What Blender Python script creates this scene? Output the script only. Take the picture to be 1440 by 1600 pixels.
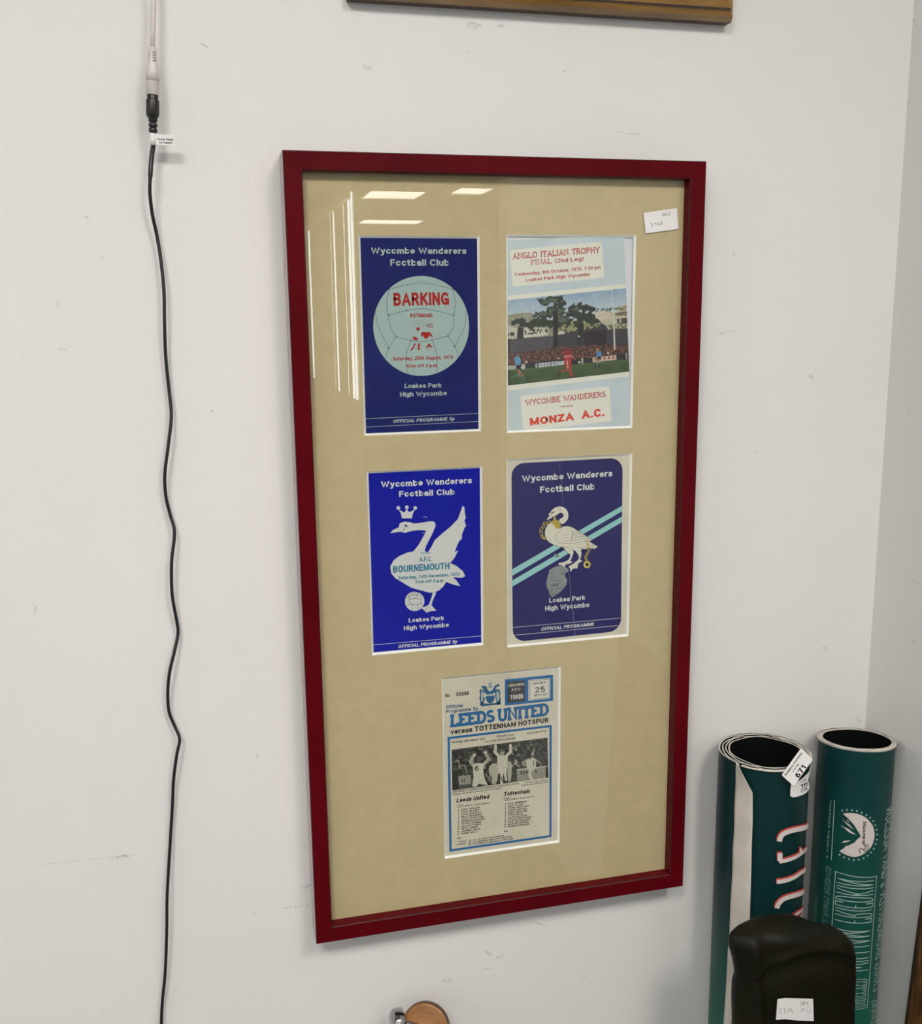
import bpy, bmesh, math, random
import numpy as np
from mathutils import Vector, Matrix, Euler

for o in list(bpy.data.objects):
    bpy.data.objects.remove(o, do_unlink=True)
SC = bpy.context.scene
COL = SC.collection
random.seed(7)
RNG = np.random.default_rng(5)

# ------------------------------------------------------------------ camera
# Calibrated from the red frame's vanishing points; world: x right, y into the wall (wall at y=0), z up
FPX = 1592.544
ROT = np.array([[0.9692, -0.0577, 0.2395], [-0.2461, -0.1811, 0.9522], [-0.0115, -0.9818, -0.1897]])
_u, _s, _v = np.linalg.svd(ROT)
ROT = _u @ _v
CAM = np.array([-0.3348, -1.1556, 1.45])
cam_data = bpy.data.cameras.new('camera')
cam = bpy.data.objects.new('camera', cam_data)
COL.objects.link(cam)
cam_data.sensor_fit = 'HORIZONTAL'
cam_data.sensor_width = 36.0
cam_data.lens = 36.0 * FPX / 1440.0
cam_data.clip_start = 0.01
m3 = Matrix(((ROT[0][0], -ROT[0][1], -ROT[0][2]), (ROT[1][0], -ROT[1][1], -ROT[1][2]), (ROT[2][0], -ROT[2][1], -ROT[2][2])))
cam.matrix_world = Matrix.Translation(Vector(CAM)) @ m3.to_4x4()
SC.camera = cam

# ------------------------------------------------------------------ world, exposure
SC.view_settings.view_transform = 'Standard'
SC.view_settings.look = 'None'
SC.view_settings.exposure = 0.0
SC.view_settings.gamma = 1.0
SC.view_settings.use_curve_mapping = False
world = bpy.data.worlds.new('daylight')
SC.world = world
world.use_nodes = True
wn = world.node_tree.nodes['Background']
wn.inputs[0].default_value = (0.90, 0.96, 1.0, 1)
wn.inputs[1].default_value = 2.4
CEIL = 2.75
LAMP_POWER = 21.4

def ray(px, py):
    return ROT @ np.array([(px - 720) / FPX, (py - 800) / FPX, 1.0])
def hit(px, py, y=0.0):
    r = ray(px, py)
    return CAM + r * (y - CAM[1]) / r[1]
def hitx(px, py, x):
    r = ray(px, py)
    return CAM + r * (x - CAM[0]) / r[0]
def hitcyl(px, py, cx, cy, R):
    r = ray(px, py)
    dx, dy = CAM[0] - cx, CAM[1] - cy
    a = r[0] ** 2 + r[1] ** 2
    b = 2 * (r[0] * dx + r[1] * dy)
    c = dx * dx + dy * dy - R * R
    d = b * b - 4 * a * c
    t = (-b - math.sqrt(max(d, 0))) / (2 * a)
    return CAM + r * t

# ceiling lamps: 600 mm troffers, a real panel of light in each
LAMPS = [(-0.95, -2.0, .6, .6, 1.50, 'nearest left ceiling light panel, above the power cable side of the room'), (0.45, -2.0, .6, .6, 1.35, 'nearest right ceiling light panel, above the viewer'),
         (-1.35, -4.9, .6, .6, .75, 'second-row left ceiling light panel behind the viewer'), (0.45, -4.9, .6, .6, .6, 'second-row middle ceiling light panel behind the viewer'),
         (-3.4, -2.5, .6, .6, .5, 'ceiling light panel nearest the far left windows'), (-3.4, -4.9, .6, .6, .4, 'second-row ceiling light panel near the left windows'),
         (1.80, -10.22, .6, .72, 1, 'ceiling light mirrored as the upper left pale patch in the picture glass'), (2.36, -13.4, .85, .62, 1, 'ceiling light mirrored as the lower pale bar in the picture glass'),
         (2.55, -9.75, .36, .55, 1, 'ceiling light mirrored as the upper right pale patch in the picture glass')]

# ------------------------------------------------------------------ materials
def srgb(r, g, b):
    def f(v):
        v /= 255.0
        return v / 12.92 if v <= 0.04045 else ((v + 0.055) / 1.055) ** 2.4
    return (f(r), f(g), f(b), 1.0)

def mat(name, col, rough=0.6, noise=0.0, nscale=40.0, bump=0.0, bscale=200.0, metallic=0.0, spec=0.5, coat=0.0, stretch=None, col2=None):
    m = bpy.data.materials.new(name)
    m.use_nodes = True
    nt = m.node_tree
    b = nt.nodes['Principled BSDF']
    b.inputs['Base Color'].default_value = col
    b.inputs['Roughness'].default_value = rough
    b.inputs['Metallic'].default_value = metallic
    b.inputs['Specular IOR Level'].default_value = spec
    b.inputs['Coat Weight'].default_value = coat
    b.inputs['Coat Roughness'].default_value = 0.15
    tc = nt.nodes.new('ShaderNodeTexCoord')
    mp = nt.nodes.new('ShaderNodeMapping')
    nt.links.new(tc.outputs['Object'], mp.inputs['Vector'])
    if stretch:
        mp.inputs['Scale'].default_value = stretch
    if noise > 0:
        n = nt.nodes.new('ShaderNodeTexNoise')
        n.inputs['Scale'].default_value = nscale
        n.inputs['Detail'].default_value = 5
        nt.links.new(mp.outputs['Vector'], n.inputs['Vector'])
        r = nt.nodes.new('ShaderNodeValToRGB')
        r.color_ramp.elements[0].position = 0.3
        r.color_ramp.elements[1].position = 0.7
        if col2 is None:
            d = tuple(c * (1 - noise) for c in col[:3]) + (1,)
            l = tuple(min(1, c * (1 + noise * 0.6)) for c in col[:3]) + (1,)
        else:
            d, l = col2, col
        r.color_ramp.elements[0].color = d
        r.color_ramp.elements[1].color = l
        nt.links.new(n.outputs['Fac'], r.inputs['Fac'])
        nt.links.new(r.outputs['Color'], b.inputs['Base Color'])
    if bump > 0:
        n = nt.nodes.new('ShaderNodeTexNoise')
        n.inputs['Scale'].default_value = bscale
        n.inputs['Detail'].default_value = 3
        nt.links.new(mp.outputs['Vector'], n.inputs['Vector'])
        bp = nt.nodes.new('ShaderNodeBump')
        bp.inputs['Strength'].default_value = bump
        bp.inputs['Distance'].default_value = 0.001
        nt.links.new(n.outputs['Fac'], bp.inputs['Height'])
        nt.links.new(bp.outputs['Normal'], b.inputs['Normal'])
    return m

def ink(name, col):
    return mat('ink_' + name, col, rough=0.6, spec=0.12)

M = {}
def wall_material(name, col, dirt):
    m = mat(name, col, rough=0.62, bump=0.25, bscale=170, spec=0.3)
    nt = m.node_tree
    b = nt.nodes['Principled BSDF']
    tc = nt.nodes.new('ShaderNodeTexCoord')
    n1 = nt.nodes.new('ShaderNodeTexNoise'); n1.inputs['Scale'].default_value = 3.5; n1.inputs['Detail'].default_value = 6
    n2 = nt.nodes.new('ShaderNodeTexNoise'); n2.inputs['Scale'].default_value = 24; n2.inputs['Detail'].default_value = 8; n2.inputs['Roughness'].default_value = 0.7
    r1 = nt.nodes.new('ShaderNodeValToRGB')
    r1.color_ramp.elements[0].position = 0.25; r1.color_ramp.elements[1].position = 0.75
    r1.color_ramp.elements[0].color = tuple(c * 0.965 for c in col[:3]) + (1,)
    r1.color_ramp.elements[1].color = col
    r2 = nt.nodes.new('ShaderNodeValToRGB')
    r2.color_ramp.elements[0].position = 0.66; r2.color_ramp.elements[1].position = 0.80
    r2.color_ramp.elements[0].color = (0, 0, 0, 1); r2.color_ramp.elements[1].color = (dirt, dirt, dirt, 1)
    mx = nt.nodes.new('ShaderNodeMix'); mx.data_type = 'RGBA'
    mx.inputs[7].default_value = tuple(c * 0.6 for c in col[:3]) + (1,)
    for n in (n1, n2):
        nt.links.new(tc.outputs['Object'], n.inputs['Vector'])
    nt.links.new(n1.outputs['Fac'], r1.inputs['Fac'])
    nt.links.new(n2.outputs['Fac'], r2.inputs['Fac'])
    nt.links.new(r2.outputs['Color'], mx.inputs[0])
    nt.links.new(r1.outputs['Color'], mx.inputs[6])
    nt.links.new(mx.outputs[2], b.inputs['Base Color'])
    return m
M['wall'] = wall_material('white_wall_paint', (0.770, 0.766, 0.752, 1), 0.5)
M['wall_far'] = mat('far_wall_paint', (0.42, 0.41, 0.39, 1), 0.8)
M['floor'] = mat('grey_carpet', (0.10, 0.10, 0.10, 1), 0.95, noise=0.3, nscale=80)
M['ceiling'] = mat('ceiling_tile', (0.50, 0.49, 0.48, 1), 0.9, noise=0.05, nscale=50)
M['dark'] = mat('dark_fabric', (0.03, 0.03, 0.04, 1), 0.8)
M['mid'] = mat('brown_board', (0.16, 0.11, 0.07, 1), 0.6)
M['white'] = mat('white_plastic', (0.82, 0.82, 0.82, 1), 0.4)
M['red'] = mat('red_lacquer', (0.098, 0.0022, 0.0055, 1), 0.30, noise=0.18, nscale=14, bump=0.1, bscale=60, spec=0.07)
M['rededge'] = mat('red_lacquer_worn_edge', (0.035, 0.003, 0.004, 1), 0.5, noise=0.7, nscale=150)
M['paleside'] = mat('pale_side', (0.55, 0.47, 0.47, 1), 0.6, noise=0.15, nscale=50)
M['mount'] = mat('beige_mount_board', (0.565, 0.462, 0.275, 1), 0.85, noise=0.05, nscale=60, bump=0.08, bscale=900)
M['core'] = mat('white_mount_core', (0.95, 0.94, 0.90, 1), 0.7)
M['backing'] = mat('white_backing_board', (0.70, 0.70, 0.76, 1), 0.8)
M['paper'] = mat('white_paper', (0.80, 0.79, 0.79, 1), 0.7)
M['aged'] = mat('aged_cream_paper', (0.66, 0.61, 0.50, 1), 0.75, noise=0.08, nscale=30)
M['aged2'] = mat('aged_pale_paper', (0.70, 0.68, 0.61, 1), 0.75, noise=0.08, nscale=30)
M['navy'] = mat('navy_print', (0.013, 0.018, 0.135, 1), 0.5, spec=0.12, noise=0.10, nscale=20)
M['royal'] = mat('royal_blue_print', (0.006, 0.011, 0.36, 1), 0.5, spec=0.12, noise=0.06, nscale=20)
M['navy2'] = mat('deep_navy_print', (0.007, 0.007, 0.120, 1), 0.5, spec=0.12, noise=0.10, nscale=20)
M['icy'] = mat('ice_blue_print', (0.54, 0.63, 0.68, 1), 0.5, noise=0.08, nscale=25)
M['cream'] = mat('cream_print', (0.76, 0.75, 0.68, 1), 0.5)
M['ballgreen'] = ink('pale_green_grey', (0.38, 0.50, 0.49, 1))
M['ink_pale'] = ink('pale_green_white', (0.47, 0.55, 0.54, 1))
M['ink_white'] = ink('white', (0.72, 0.73, 0.73, 1))
M['swanwhite'] = ink('swan_white', (0.66, 0.67, 0.66, 1))
M['swancream'] = ink('swan_cream', (0.70, 0.67, 0.58, 1))
M['ink_navy'] = ink('navy', (0.02, 0.03, 0.10, 1))
M['ink_black'] = ink('black', (0.015, 0.015, 0.017, 1))
M['ink_grey'] = ink('dark_grey', (0.06, 0.06, 0.065, 1))
M['ink_midgrey'] = ink('mid_grey', (0.16, 0.155, 0.14, 1))
M['ink_red'] = ink('red', (0.40, 0.022, 0.020, 1))
M['ink_redsoft'] = ink('soft_red', (0.50, 0.065, 0.055, 1))
M['ink_orange'] = ink('orange_red', (0.68, 0.055, 0.03, 1))
M['ink_greyred'] = ink('pinkish_grey', (0.34, 0.36, 0.36, 1))
M['ink_teal'] = ink('teal', (0.035, 0.23, 0.36, 1))
M['ink_blue'] = ink('mid_blue', (0.022, 0.145, 0.38, 1))
M['ink_blue2'] = ink('steel_blue', (0.03, 0.12, 0.26, 1))
M['ink_aqua'] = ink('aqua', (0.30, 0.60, 0.60, 1))
M['ink_gold'] = ink('gold', (0.44, 0.34, 0.05, 1))
M['ink_yellow'] = ink('yellow', (0.70, 0.58, 0.08, 1))
M['ink_tear'] = mat('torn_grey_paper', (0.24, 0.28, 0.29, 1), 0.8, noise=0.2, nscale=120)
M['ink_mint'] = ink('mint', (0.42, 0.58, 0.54, 1))
M['ink_mintdim'] = ink('dull_mint', (0.13, 0.24, 0.22, 1))
M['ink_logo'] = ink('logo_white', (0.66, 0.60, 0.58, 1))
def poster_material(name, top, low, z0, z1):
    m = mat(name, top, rough=0.42, spec=0.22, bump=0.12, bscale=50)
    nt = m.node_tree; tc = nt.nodes.new('ShaderNodeTexCoord'); sp = nt.nodes.new('ShaderNodeSeparateXYZ'); mr = nt.nodes.new('ShaderNodeMapRange')
    nz = nt.nodes.new('ShaderNodeTexNoise'); nz.inputs['Scale'].default_value = 30; nz.inputs['Detail'].default_value = 6
    ad = nt.nodes.new('ShaderNodeMath'); ad.operation = 'MULTIPLY_ADD'; ad.inputs[1].default_value = .10
    rp = nt.nodes.new('ShaderNodeValToRGB'); rp.color_ramp.elements[0].color = low; rp.color_ramp.elements[1].color = top
    mr.inputs['From Min'].default_value = z0; mr.inputs['From Max'].default_value = z1
    nt.links.new(tc.outputs['Object'], sp.inputs[0]); nt.links.new(tc.outputs['Object'], nz.inputs['Vector']); nt.links.new(sp.outputs[2], ad.inputs[2]); nt.links.new(nz.outputs['Fac'], ad.inputs[0])
    nt.links.new(ad.outputs[0], mr.inputs['Value']); nt.links.new(mr.outputs[0], rp.inputs['Fac']); nt.links.new(rp.outputs['Color'], nt.nodes['Principled BSDF'].inputs['Base Color'])
    return m
# the posters' own printed colour runs from dark teal at one end to green at the other
M['greenroll'] = poster_material('dark_green_poster', (0.0035, 0.028, 0.030, 1), (0.012, 0.120, 0.085, 1), .50, .76)
M['tealroll'] = poster_material('teal_poster', (0.004, 0.042, 0.042, 1), (0.016, 0.135, 0.095, 1), .50, .90)
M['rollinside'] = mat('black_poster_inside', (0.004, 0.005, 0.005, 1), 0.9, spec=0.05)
M['rim'] = mat('cream_paper_edge', (0.60, 0.56, 0.50, 1), 0.7, noise=0.25, nscale=90)
M['flap'] = mat('cream_poster_back', (0.60, 0.56, 0.50, 1), 0.6, noise=0.10, nscale=30, bump=0.3, bscale=35)
M['olive'] = mat('dark_olive_leatherette', (0.0095, 0.0088, 0.0045, 1), 0.5, noise=0.3, nscale=20, bump=0.35, bscale=60, spec=0.14)
M['blackplastic'] = mat('black_rubber', (0.012, 0.012, 0.014, 1), 0.38)
M['cablewhite'] = mat('dull_white_plastic', (0.64, 0.595, 0.58, 1), 0.4)
M['slot'] = mat('grey_slot', (0.22, 0.20, 0.19, 1), 0.6)
M['ochre'] = mat('ochre_stained_wood', (0.36, 0.195, 0.045, 1), 0.38, noise=0.45, nscale=22, stretch=(0.5, 3, 3), coat=0.2, col2=(0.17, 0.085, 0.020, 1))
M['ochredark'] = mat('dark_stained_wood', (0.07, 0.033, 0.012, 1), 0.45, noise=0.4, nscale=30, stretch=(0.5, 3, 3))
M['darkwood'] = mat('dark_brown_varnish', (0.060, 0.026, 0.009, 1), 0.35, noise=0.5, nscale=30, stretch=(6, 6, 0.8), col2=(0.012, 0.005, 0.003, 1), coat=0.2)
M['brownwood'] = mat('brown_varnish', (0.25, 0.115, 0.035, 1), 0.35, noise=0.5, nscale=26, stretch=(6, 6, 0.8), col2=(0.035, 0.013, 0.005, 1), coat=0.2)
M['oakdark'] = mat('darker_brown_wood', (0.14, 0.07, 0.035, 1), 0.5, noise=0.4, nscale=30)
M['oak'] = mat('light_brown_wood', (0.34, 0.150, 0.040, 1), 0.42, noise=0.35, nscale=30, stretch=(1, 1, 4), coat=0.15)
M['chrome'] = mat('chrome', (0.38, 0.36, 0.38, 1), 0.16, metallic=1.0)
M['canvas'] = mat('dark_picture', (0.05, 0.045, 0.03, 1), 0.5)
M['daypane'] = bpy.data.materials.new('daylit_window'); M['daypane'].use_nodes = True
_nt = M['daypane'].node_tree; _nt.nodes.clear()
_e = _nt.nodes.new('ShaderNodeEmission'); _o = _nt.nodes.new('ShaderNodeOutputMaterial')
_e.inputs[0].default_value = (0.86, 0.93, 1.0, 1); _e.inputs[1].default_value = 12.0
_nt.links.new(_e.outputs[0], _o.inputs[0])
M['diffuser'] = bpy.data.materials.new('lamp_diffuser'); M['diffuser'].use_nodes = True
_nt = M['diffuser'].node_tree; _nt.nodes.clear()
_e = _nt.nodes.new('ShaderNodeEmission'); _o = _nt.nodes.new('ShaderNodeOutputMaterial')
_e.inputs[0].default_value = (1.0, 0.93, 0.84, 1); _e.inputs[1].default_value = 14.0
_nt.links.new(_e.outputs[0], _o.inputs[0])
# clean thin pane: part of the light mirrored by Fresnel, the rest goes straight through
g = bpy.data.materials.new('picture_glass'); g.use_nodes = True
nt = g.node_tree; nt.nodes.clear()
o_ = nt.nodes.new('ShaderNodeOutputMaterial'); mx = nt.nodes.new('ShaderNodeMixShader')
tr = nt.nodes.new('ShaderNodeBsdfTransparent'); gl = nt.nodes.new('ShaderNodeBsdfGlossy'); fr = nt.nodes.new('ShaderNodeFresnel')
fr.inputs['IOR'].default_value = 1.62
gl.inputs['Roughness'].default_value = 0.0
tr.inputs[0].default_value = (0.97, 0.98, 0.97, 1)
ge = nt.nodes.new('ShaderNodeNewGeometry'); mu = nt.nodes.new('ShaderNodeMath'); mu.operation = 'SUBTRACT'; mu.use_clamp = True
nt.links.new(fr.outputs[0], mu.inputs[0]); nt.links.new(ge.outputs['Backfacing'], mu.inputs[1])      # mirror only on entering the pane
nt.links.new(mu.outputs[0], mx.inputs[0]); nt.links.new(tr.outputs[0], mx.inputs[1]); nt.links.new(gl.outputs[0], mx.inputs[2])
nt.links.new(mx.outputs[0], o_.inputs[0])
M['glass'] = g
g = bpy.data.materials.new('printed_photograph'); g.use_nodes = True
nt = g.node_tree; at_ = nt.nodes.new('ShaderNodeAttribute'); at_.attribute_name = 'Col'
nt.links.new(at_.outputs['Color'], nt.nodes['Principled BSDF'].inputs['Base Color'])
nt.nodes['Principled BSDF'].inputs['Roughness'].default_value = 0.45
nt.nodes['Principled BSDF'].inputs['Specular IOR Level'].default_value = 0.12
M['photo'] = g
g = bpy.data.materials.new('scuff'); g.use_nodes = True
nt = g.node_tree; nt.nodes.clear()
o_ = nt.nodes.new('ShaderNodeOutputMaterial'); mx = nt.nodes.new('ShaderNodeMixShader')
tr = nt.nodes.new('ShaderNodeBsdfTransparent'); df = nt.nodes.new('ShaderNodeBsdfDiffuse')
tc = nt.nodes.new('ShaderNodeTexCoord'); nz = nt.nodes.new('ShaderNodeTexNoise'); rp = nt.nodes.new('ShaderNodeValToRGB')
nz.inputs['Scale'].default_value = 210; nz.inputs['Detail'].default_value = 4
rp.color_ramp.elements[0].position = 0.42; rp.color_ramp.elements[1].position = 0.62
rp.color_ramp.elements[1].color = (0.24, 0.24, 0.24, 1)
df.inputs[0].default_value = (0.24, 0.22, 0.20, 1)
nt.links.new(tc.outputs['Object'], nz.inputs['Vector']); nt.links.new(nz.outputs['Fac'], rp.inputs['Fac'])
nt.links.new(rp.outputs['Color'], mx.inputs[0]); nt.links.new(tr.outputs[0], mx.inputs[1]); nt.links.new(df.outputs[0], mx.inputs[2])
nt.links.new(mx.outputs[0], o_.inputs[0])
M['scuff'] = g

# ------------------------------------------------------------------ object helpers
def link(name, me, m=None, parent=None):
    o = bpy.data.objects.new(name, me)
    COL.objects.link(o)
    if m is not None and me is not None:
        for mm in (m if isinstance(m, (list, tuple)) else [m]):
            me.materials.append(mm)
    if parent is not None:
        o.parent = parent
        o.matrix_parent_inverse = Matrix.Identity(4)
        o.location = -world_loc(parent)
    return o
def world_loc(p):
    v = Vector(p.location)
    while p.parent is not None:
        p = p.parent
        v = v + Vector(p.location)
    return v
def tag(o, label, cat, group=None):
    o['label'] = label; o['category'] = cat
    if group: o['group'] = group
    return o
def empty(name, loc, label, cat, group=None):
    o = bpy.data.objects.new(name, None)
    COL.objects.link(o); o.location = loc; o.empty_display_size = 0.05
    return tag(o, label, cat, group)

class MB:
    """collects faces in world coordinates and links them as one mesh object"""
    def __init__(s): s.v = []; s.f = []; s.mi = []
    def add(s, vs, fs, mi=0):
        b = len(s.v)
        s.v += [tuple(float(c) for c in v) for v in vs]
        for f in fs:
            s.f.append(tuple(b + i for i in f)); s.mi.append(mi)
    def box(s, x0, x1, y0, y1, z0, z1, mi=0):
        vs = [(x, y, z) for z in (z0, z1) for y in (y0, y1) for x in (x0, x1)]
        s.add(vs, [(0, 2, 3, 1), (4, 5, 7, 6), (0, 1, 5, 4), (2, 6, 7, 3), (0, 4, 6, 2), (1, 3, 7, 5)], mi)
    def tube(s, pts, rad, n=10, mi=0, cap=True):
        pts = [Vector(p) for p in pts]
        rs = rad if isinstance(rad, (list, tuple)) else [rad] * len(pts)
        rings = []
        ref = Vector((0.0, -1.0, 0.03))
        for i, p in enumerate(pts):
            t = (pts[min(i + 1, len(pts) - 1)] - pts[max(i - 1, 0)]).normalized()
            a = t.cross(ref).normalized(); b = t.cross(a).normalized()
            rings.append([p + (a * math.cos(k * 2 * math.pi / n) + b * math.sin(k * 2 * math.pi / n)) * rs[i] for k in range(n)])
        vs = [v for r in rings for v in r]; fs = []
        for i in range(len(pts) - 1):
            for k in range(n):
                fs.append((i * n + k, i * n + (k + 1) % n, (i + 1) * n + (k + 1) % n, (i + 1) * n + k))
        if cap:
            fs.append(tuple(range(n))); fs.append(tuple(range((len(pts) - 1) * n, len(pts) * n)))
        s.add(vs, fs, mi)
    def build(s, name, m, parent=None, smooth=False, fix=True):
        me = bpy.data.meshes.new(name)
        me.from_pydata(s.v, [], s.f)
        for p, i in zip(me.polygons, s.mi):
            p.material_index = i; p.use_smooth = smooth
        if fix:
            bm = bmesh.new(); bm.from_mesh(me)
            bmesh.ops.recalc_face_normals(bm, faces=bm.faces)
            bm.to_mesh(me); bm.free()
        me.update()
        return link(name, me, m, parent)

def bevel(o, w, seg=2):
    b = o.modifiers.new('bevel', 'BEVEL'); b.width = w; b.segments = seg; b.limit_method = 'ANGLE'
    return o

# ------------------------------------------------------------------ printing surfaces
LAYER = 0.00012
class Plane:
    def __init__(s, y): s.y = y
    def inv(s, px, py):
        p = hit(px, py, s.y); return (p[0], p[2])
    def pos(s, a, b, k=1): return (a, s.y - LAYER * k, b)
class Cyl:
    def __init__(s, cx, cy, R): s.cx, s.cy, s.R = cx, cy, R
    def inv(s, px, py):
        p = hitcyl(px, py, s.cx, s.cy, s.R)
        return (math.atan2(p[0] - s.cx, -(p[1] - s.cy)) * s.R, p[2])
    def pos(s, a, b, k=1):
        t = a / s.R; r = s.R + 0.0002 * k
        return (s.cx + r * math.sin(t), s.cy - r * math.cos(t), b)
class Tilt:
    """a tilted flat sheet: origin and two in-plane axes"""
    def __init__(s, o, n):
        s.o = np.array(o); n = np.array(n, float); s.n = n / np.linalg.norm(n)
        a = np.cross(s.n, [0, 0, 1.0]); s.a = -a / np.linalg.norm(a); s.b = np.cross(s.a, s.n) * -1
        if s.b[2] < 0: s.b = -s.b
    def inv(s, px, py):
        r = ray(px, py); t = ((s.o - CAM) @ s.n) / (r @ s.n); p = CAM + r * t - s.o
        return (p @ s.a, p @ s.b)
    def pos(s, a, b, k=1): return tuple(s.o + s.a * a + s.b * b + s.n * LAYER * k)

def crop(x0, y0, sc):
    return lambda pts: [(x0 + x * sc, y0 + y * sc) for x, y in pts]
def smooth_pts(pts, n=5, closed=True):
    P = [np.array(p, float) for p in pts]; N = len(P); out = []
    for i in range(N if closed else N - 1):
        if closed: a, b, c, d = P[i - 1], P[i], P[(i + 1) % N], P[(i + 2) % N]
        else: a, b, c, d = P[max(i - 1, 0)], P[i], P[i + 1], P[min(i + 2, N - 1)]
        for k in range(n):
            t = k / n
            out.append(tuple(0.5 * ((2 * b) + (c - a) * t + (2 * a - 5 * b + 4 * c - d) * t * t + (3 * b - a - 3 * c + d) * t ** 3)))
    if not closed: out.append(tuple(P[-1]))
    return out

class Print:
    """flat print on one surface, in one ink, gathered into one mesh"""
    def __init__(s, S, k): s.S = S; s.k = k; s.mb = MB(); s.done = []; s.cyl = isinstance(S, Cyl)
    def cut(s):
        if s.mb.v: s.done.append(s.mb); s.mb = MB()
    def raw(s, pts2, faces):
        """points (a, b) or (a, b, small lift that keeps crossing strokes apart)"""
        pts2 = [p if len(p) == 3 else (p[0], p[1], 0.0) for p in pts2]
        if s.cyl:
            bm = bmesh.new(); vs = [bm.verts.new((a, b, z)) for a, b, z in pts2]
            for f in faces:
                try: bm.faces.new([vs[i] for i in f])
                except ValueError: pass
            bmesh.ops.triangulate(bm, faces=bm.faces)
            lo = min(p[0] for p in pts2); hi = max(p[0] for p in pts2); st = s.S.R * 0.09
            x = math.floor(lo / st) * st + st
            while x < hi:
                bmesh.ops.bisect_plane(bm, geom=list(bm.verts) + list(bm.edges) + list(bm.faces), plane_co=(x, 0, 0), plane_no=(1, 0, 0))
                x += st
            bm.verts.index_update()
            pts2 = [(v.co.x, v.co.y, v.co.z) for v in bm.verts]
            faces = [tuple(v.index for v in f.verts) for f in bm.faces]
            bm.free()
        s.mb.add([s.S.pos(a, b, s.k + z) for a, b, z in pts2], faces)
    def poly(s, px, sm=0):
        p = [s.S.inv(*q) for q in px]
        if sm: p = smooth_pts(p, sm)
        s.raw(p, [tuple(range(len(p)))]); s.cut()
        return s
    def poly2(s, p):
        s.raw(p, [tuple(range(len(p)))]); s.cut(); return s
    def stroke2(s, p, w, closed=False):
        P = [np.array(q, float) for q in p]
        P = [q for i, q in enumerate(P) if i == 0 or np.linalg.norm(q - P[i - 1]) > 1e-7]
        if len(P) < 2: return s
        if s.cyl:
            Q = [P[0]]
            for q in P[1:] + ([P[0]] if closed else []):
                n = max(1, int(abs(q[0] - Q[-1][0]) / (s.S.R * 0.09)))
                a = Q[-1]; Q += [a + (q - a) * (i + 1) / n for i in range(n)]
            if closed: Q = Q[:-1]
            P = Q
        L, Rr = [], []; N = len(P)
        for i in range(N):
            a = P[i - 1] if (i > 0 or closed) else P[i]; b = P[(i + 1) % N] if (i < N - 1 or closed) else P[i]
            d1 = P[i] - a; d2 = b - P[i]
            n1 = np.linalg.norm(d1); n2 = np.linalg.norm(d2)
            d1 = d1 / n1 if n1 > 1e-9 else d2 / n2; d2 = d2 / n2 if n2 > 1e-9 else d1
            t = d1 + d2; tn = np.linalg.norm(t)
            t = t / tn if tn > 1e-6 else d1
            nn = np.array([-t[1], t[0]]); c = max(0.55, nn @ np.array([-d1[1], d1[0]]))
            L.append(P[i] + nn * w / 2 / c); Rr.append(P[i] - nn * w / 2 / c)
        fs = [(i, (i + 1) % N, N + (i + 1) % N, N + i) for i in range(N if closed else N - 1)]
        s.n = getattr(s, 'n', 0) + 1
        s.mb.add([s.S.pos(q[0], q[1], s.k + .05 * (s.n % 8)) for q in L + Rr], fs)
        return s
    def stroke(s, px, w, closed=False, sm=0):
        """px polyline, width in photo pixels"""
        p = [s.S.inv(*q) for q in px]
        if sm: p = smooth_pts(p, sm, closed)
        a = s.S.inv(px[0][0], px[0][1]); b = s.S.inv(px[0][0], px[0][1] + 10)
        sc = math.hypot(a[0] - b[0], a[1] - b[1]) / 10
        s.stroke2(p, w * sc, closed); s.cut(); return s
    def disc(s, px, py, r, n=20):
        return s.poly([(px + r * math.cos(i * 2 * math.pi / n), py + r * math.sin(i * 2 * math.pi / n)) for i in range(n)])
    def _frame(s, p0, p1, up, slant):
        a = np.array(s.S.inv(*p0)); b = np.array(s.S.inv(*p1)); c = np.array(s.S.inv(*up))
        e = b - a; en = e / np.linalg.norm(e)
        v = c - a; v = v - en * (v @ en)
        return a, e, v + en * np.linalg.norm(v) * slant  # rim is a darker brown than the face
    def text(s, txt, p0, p1, up, bold=0.0, slant=0.0):
        """baseline from p0 to p1, 'up' is where the top of a capital over p0 lies (photo px)"""
        s.cut(); a, e, v = s._frame(p0, p1, up, slant)
        vs, fs = glyphs(txt, bold)
        s.raw([(*(a + e * x + v * y), z) for x, y, z in vs], fs)
        s.cut(); return s
    def slab(s, txt, p0, p1, up, w=0.14, serif=0.0, slant=0.0, sw=None):
        s.cut(); a, e, v = s._frame(p0, p1, up, slant)
        strokes, W = slab_text(txt, serif)
        E = np.linalg.norm(e); V = np.linalg.norm(v)
        for st in strokes:
            s.stroke2([tuple(a + e * x / W + v * y) for x, y in st], w * V)
        s.cut(); return s
    def build(s, name, m, parent, label=None):
        s.cut(); o = None; parts = s.done
        if name in TINY and len(parts) > 1:
            m_ = MB()
            for q in parts:
                for v in [0]: m_.add(q.v, q.f)
            o = m_.build(name, m, parent, fix=False)
            if name in ('seam_line', 'ink_line', 'faint_emblem', 'gold_chain', 'gold_ring', 'handwriting', 'star', 'paper_scuff', 'crease_line', 'border_crease', 'pale_fill', 'coat_of_arms', 'player_drawing', 'script_lettering'): o['kind'] = 'stuff'
            if label: o['label'] = label
            return o
        for mb_ in parts:
            q = mb_.build(name, m, parent, fix=False)
            if label: q['label'] = label
            o = o or q
        return o
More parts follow.
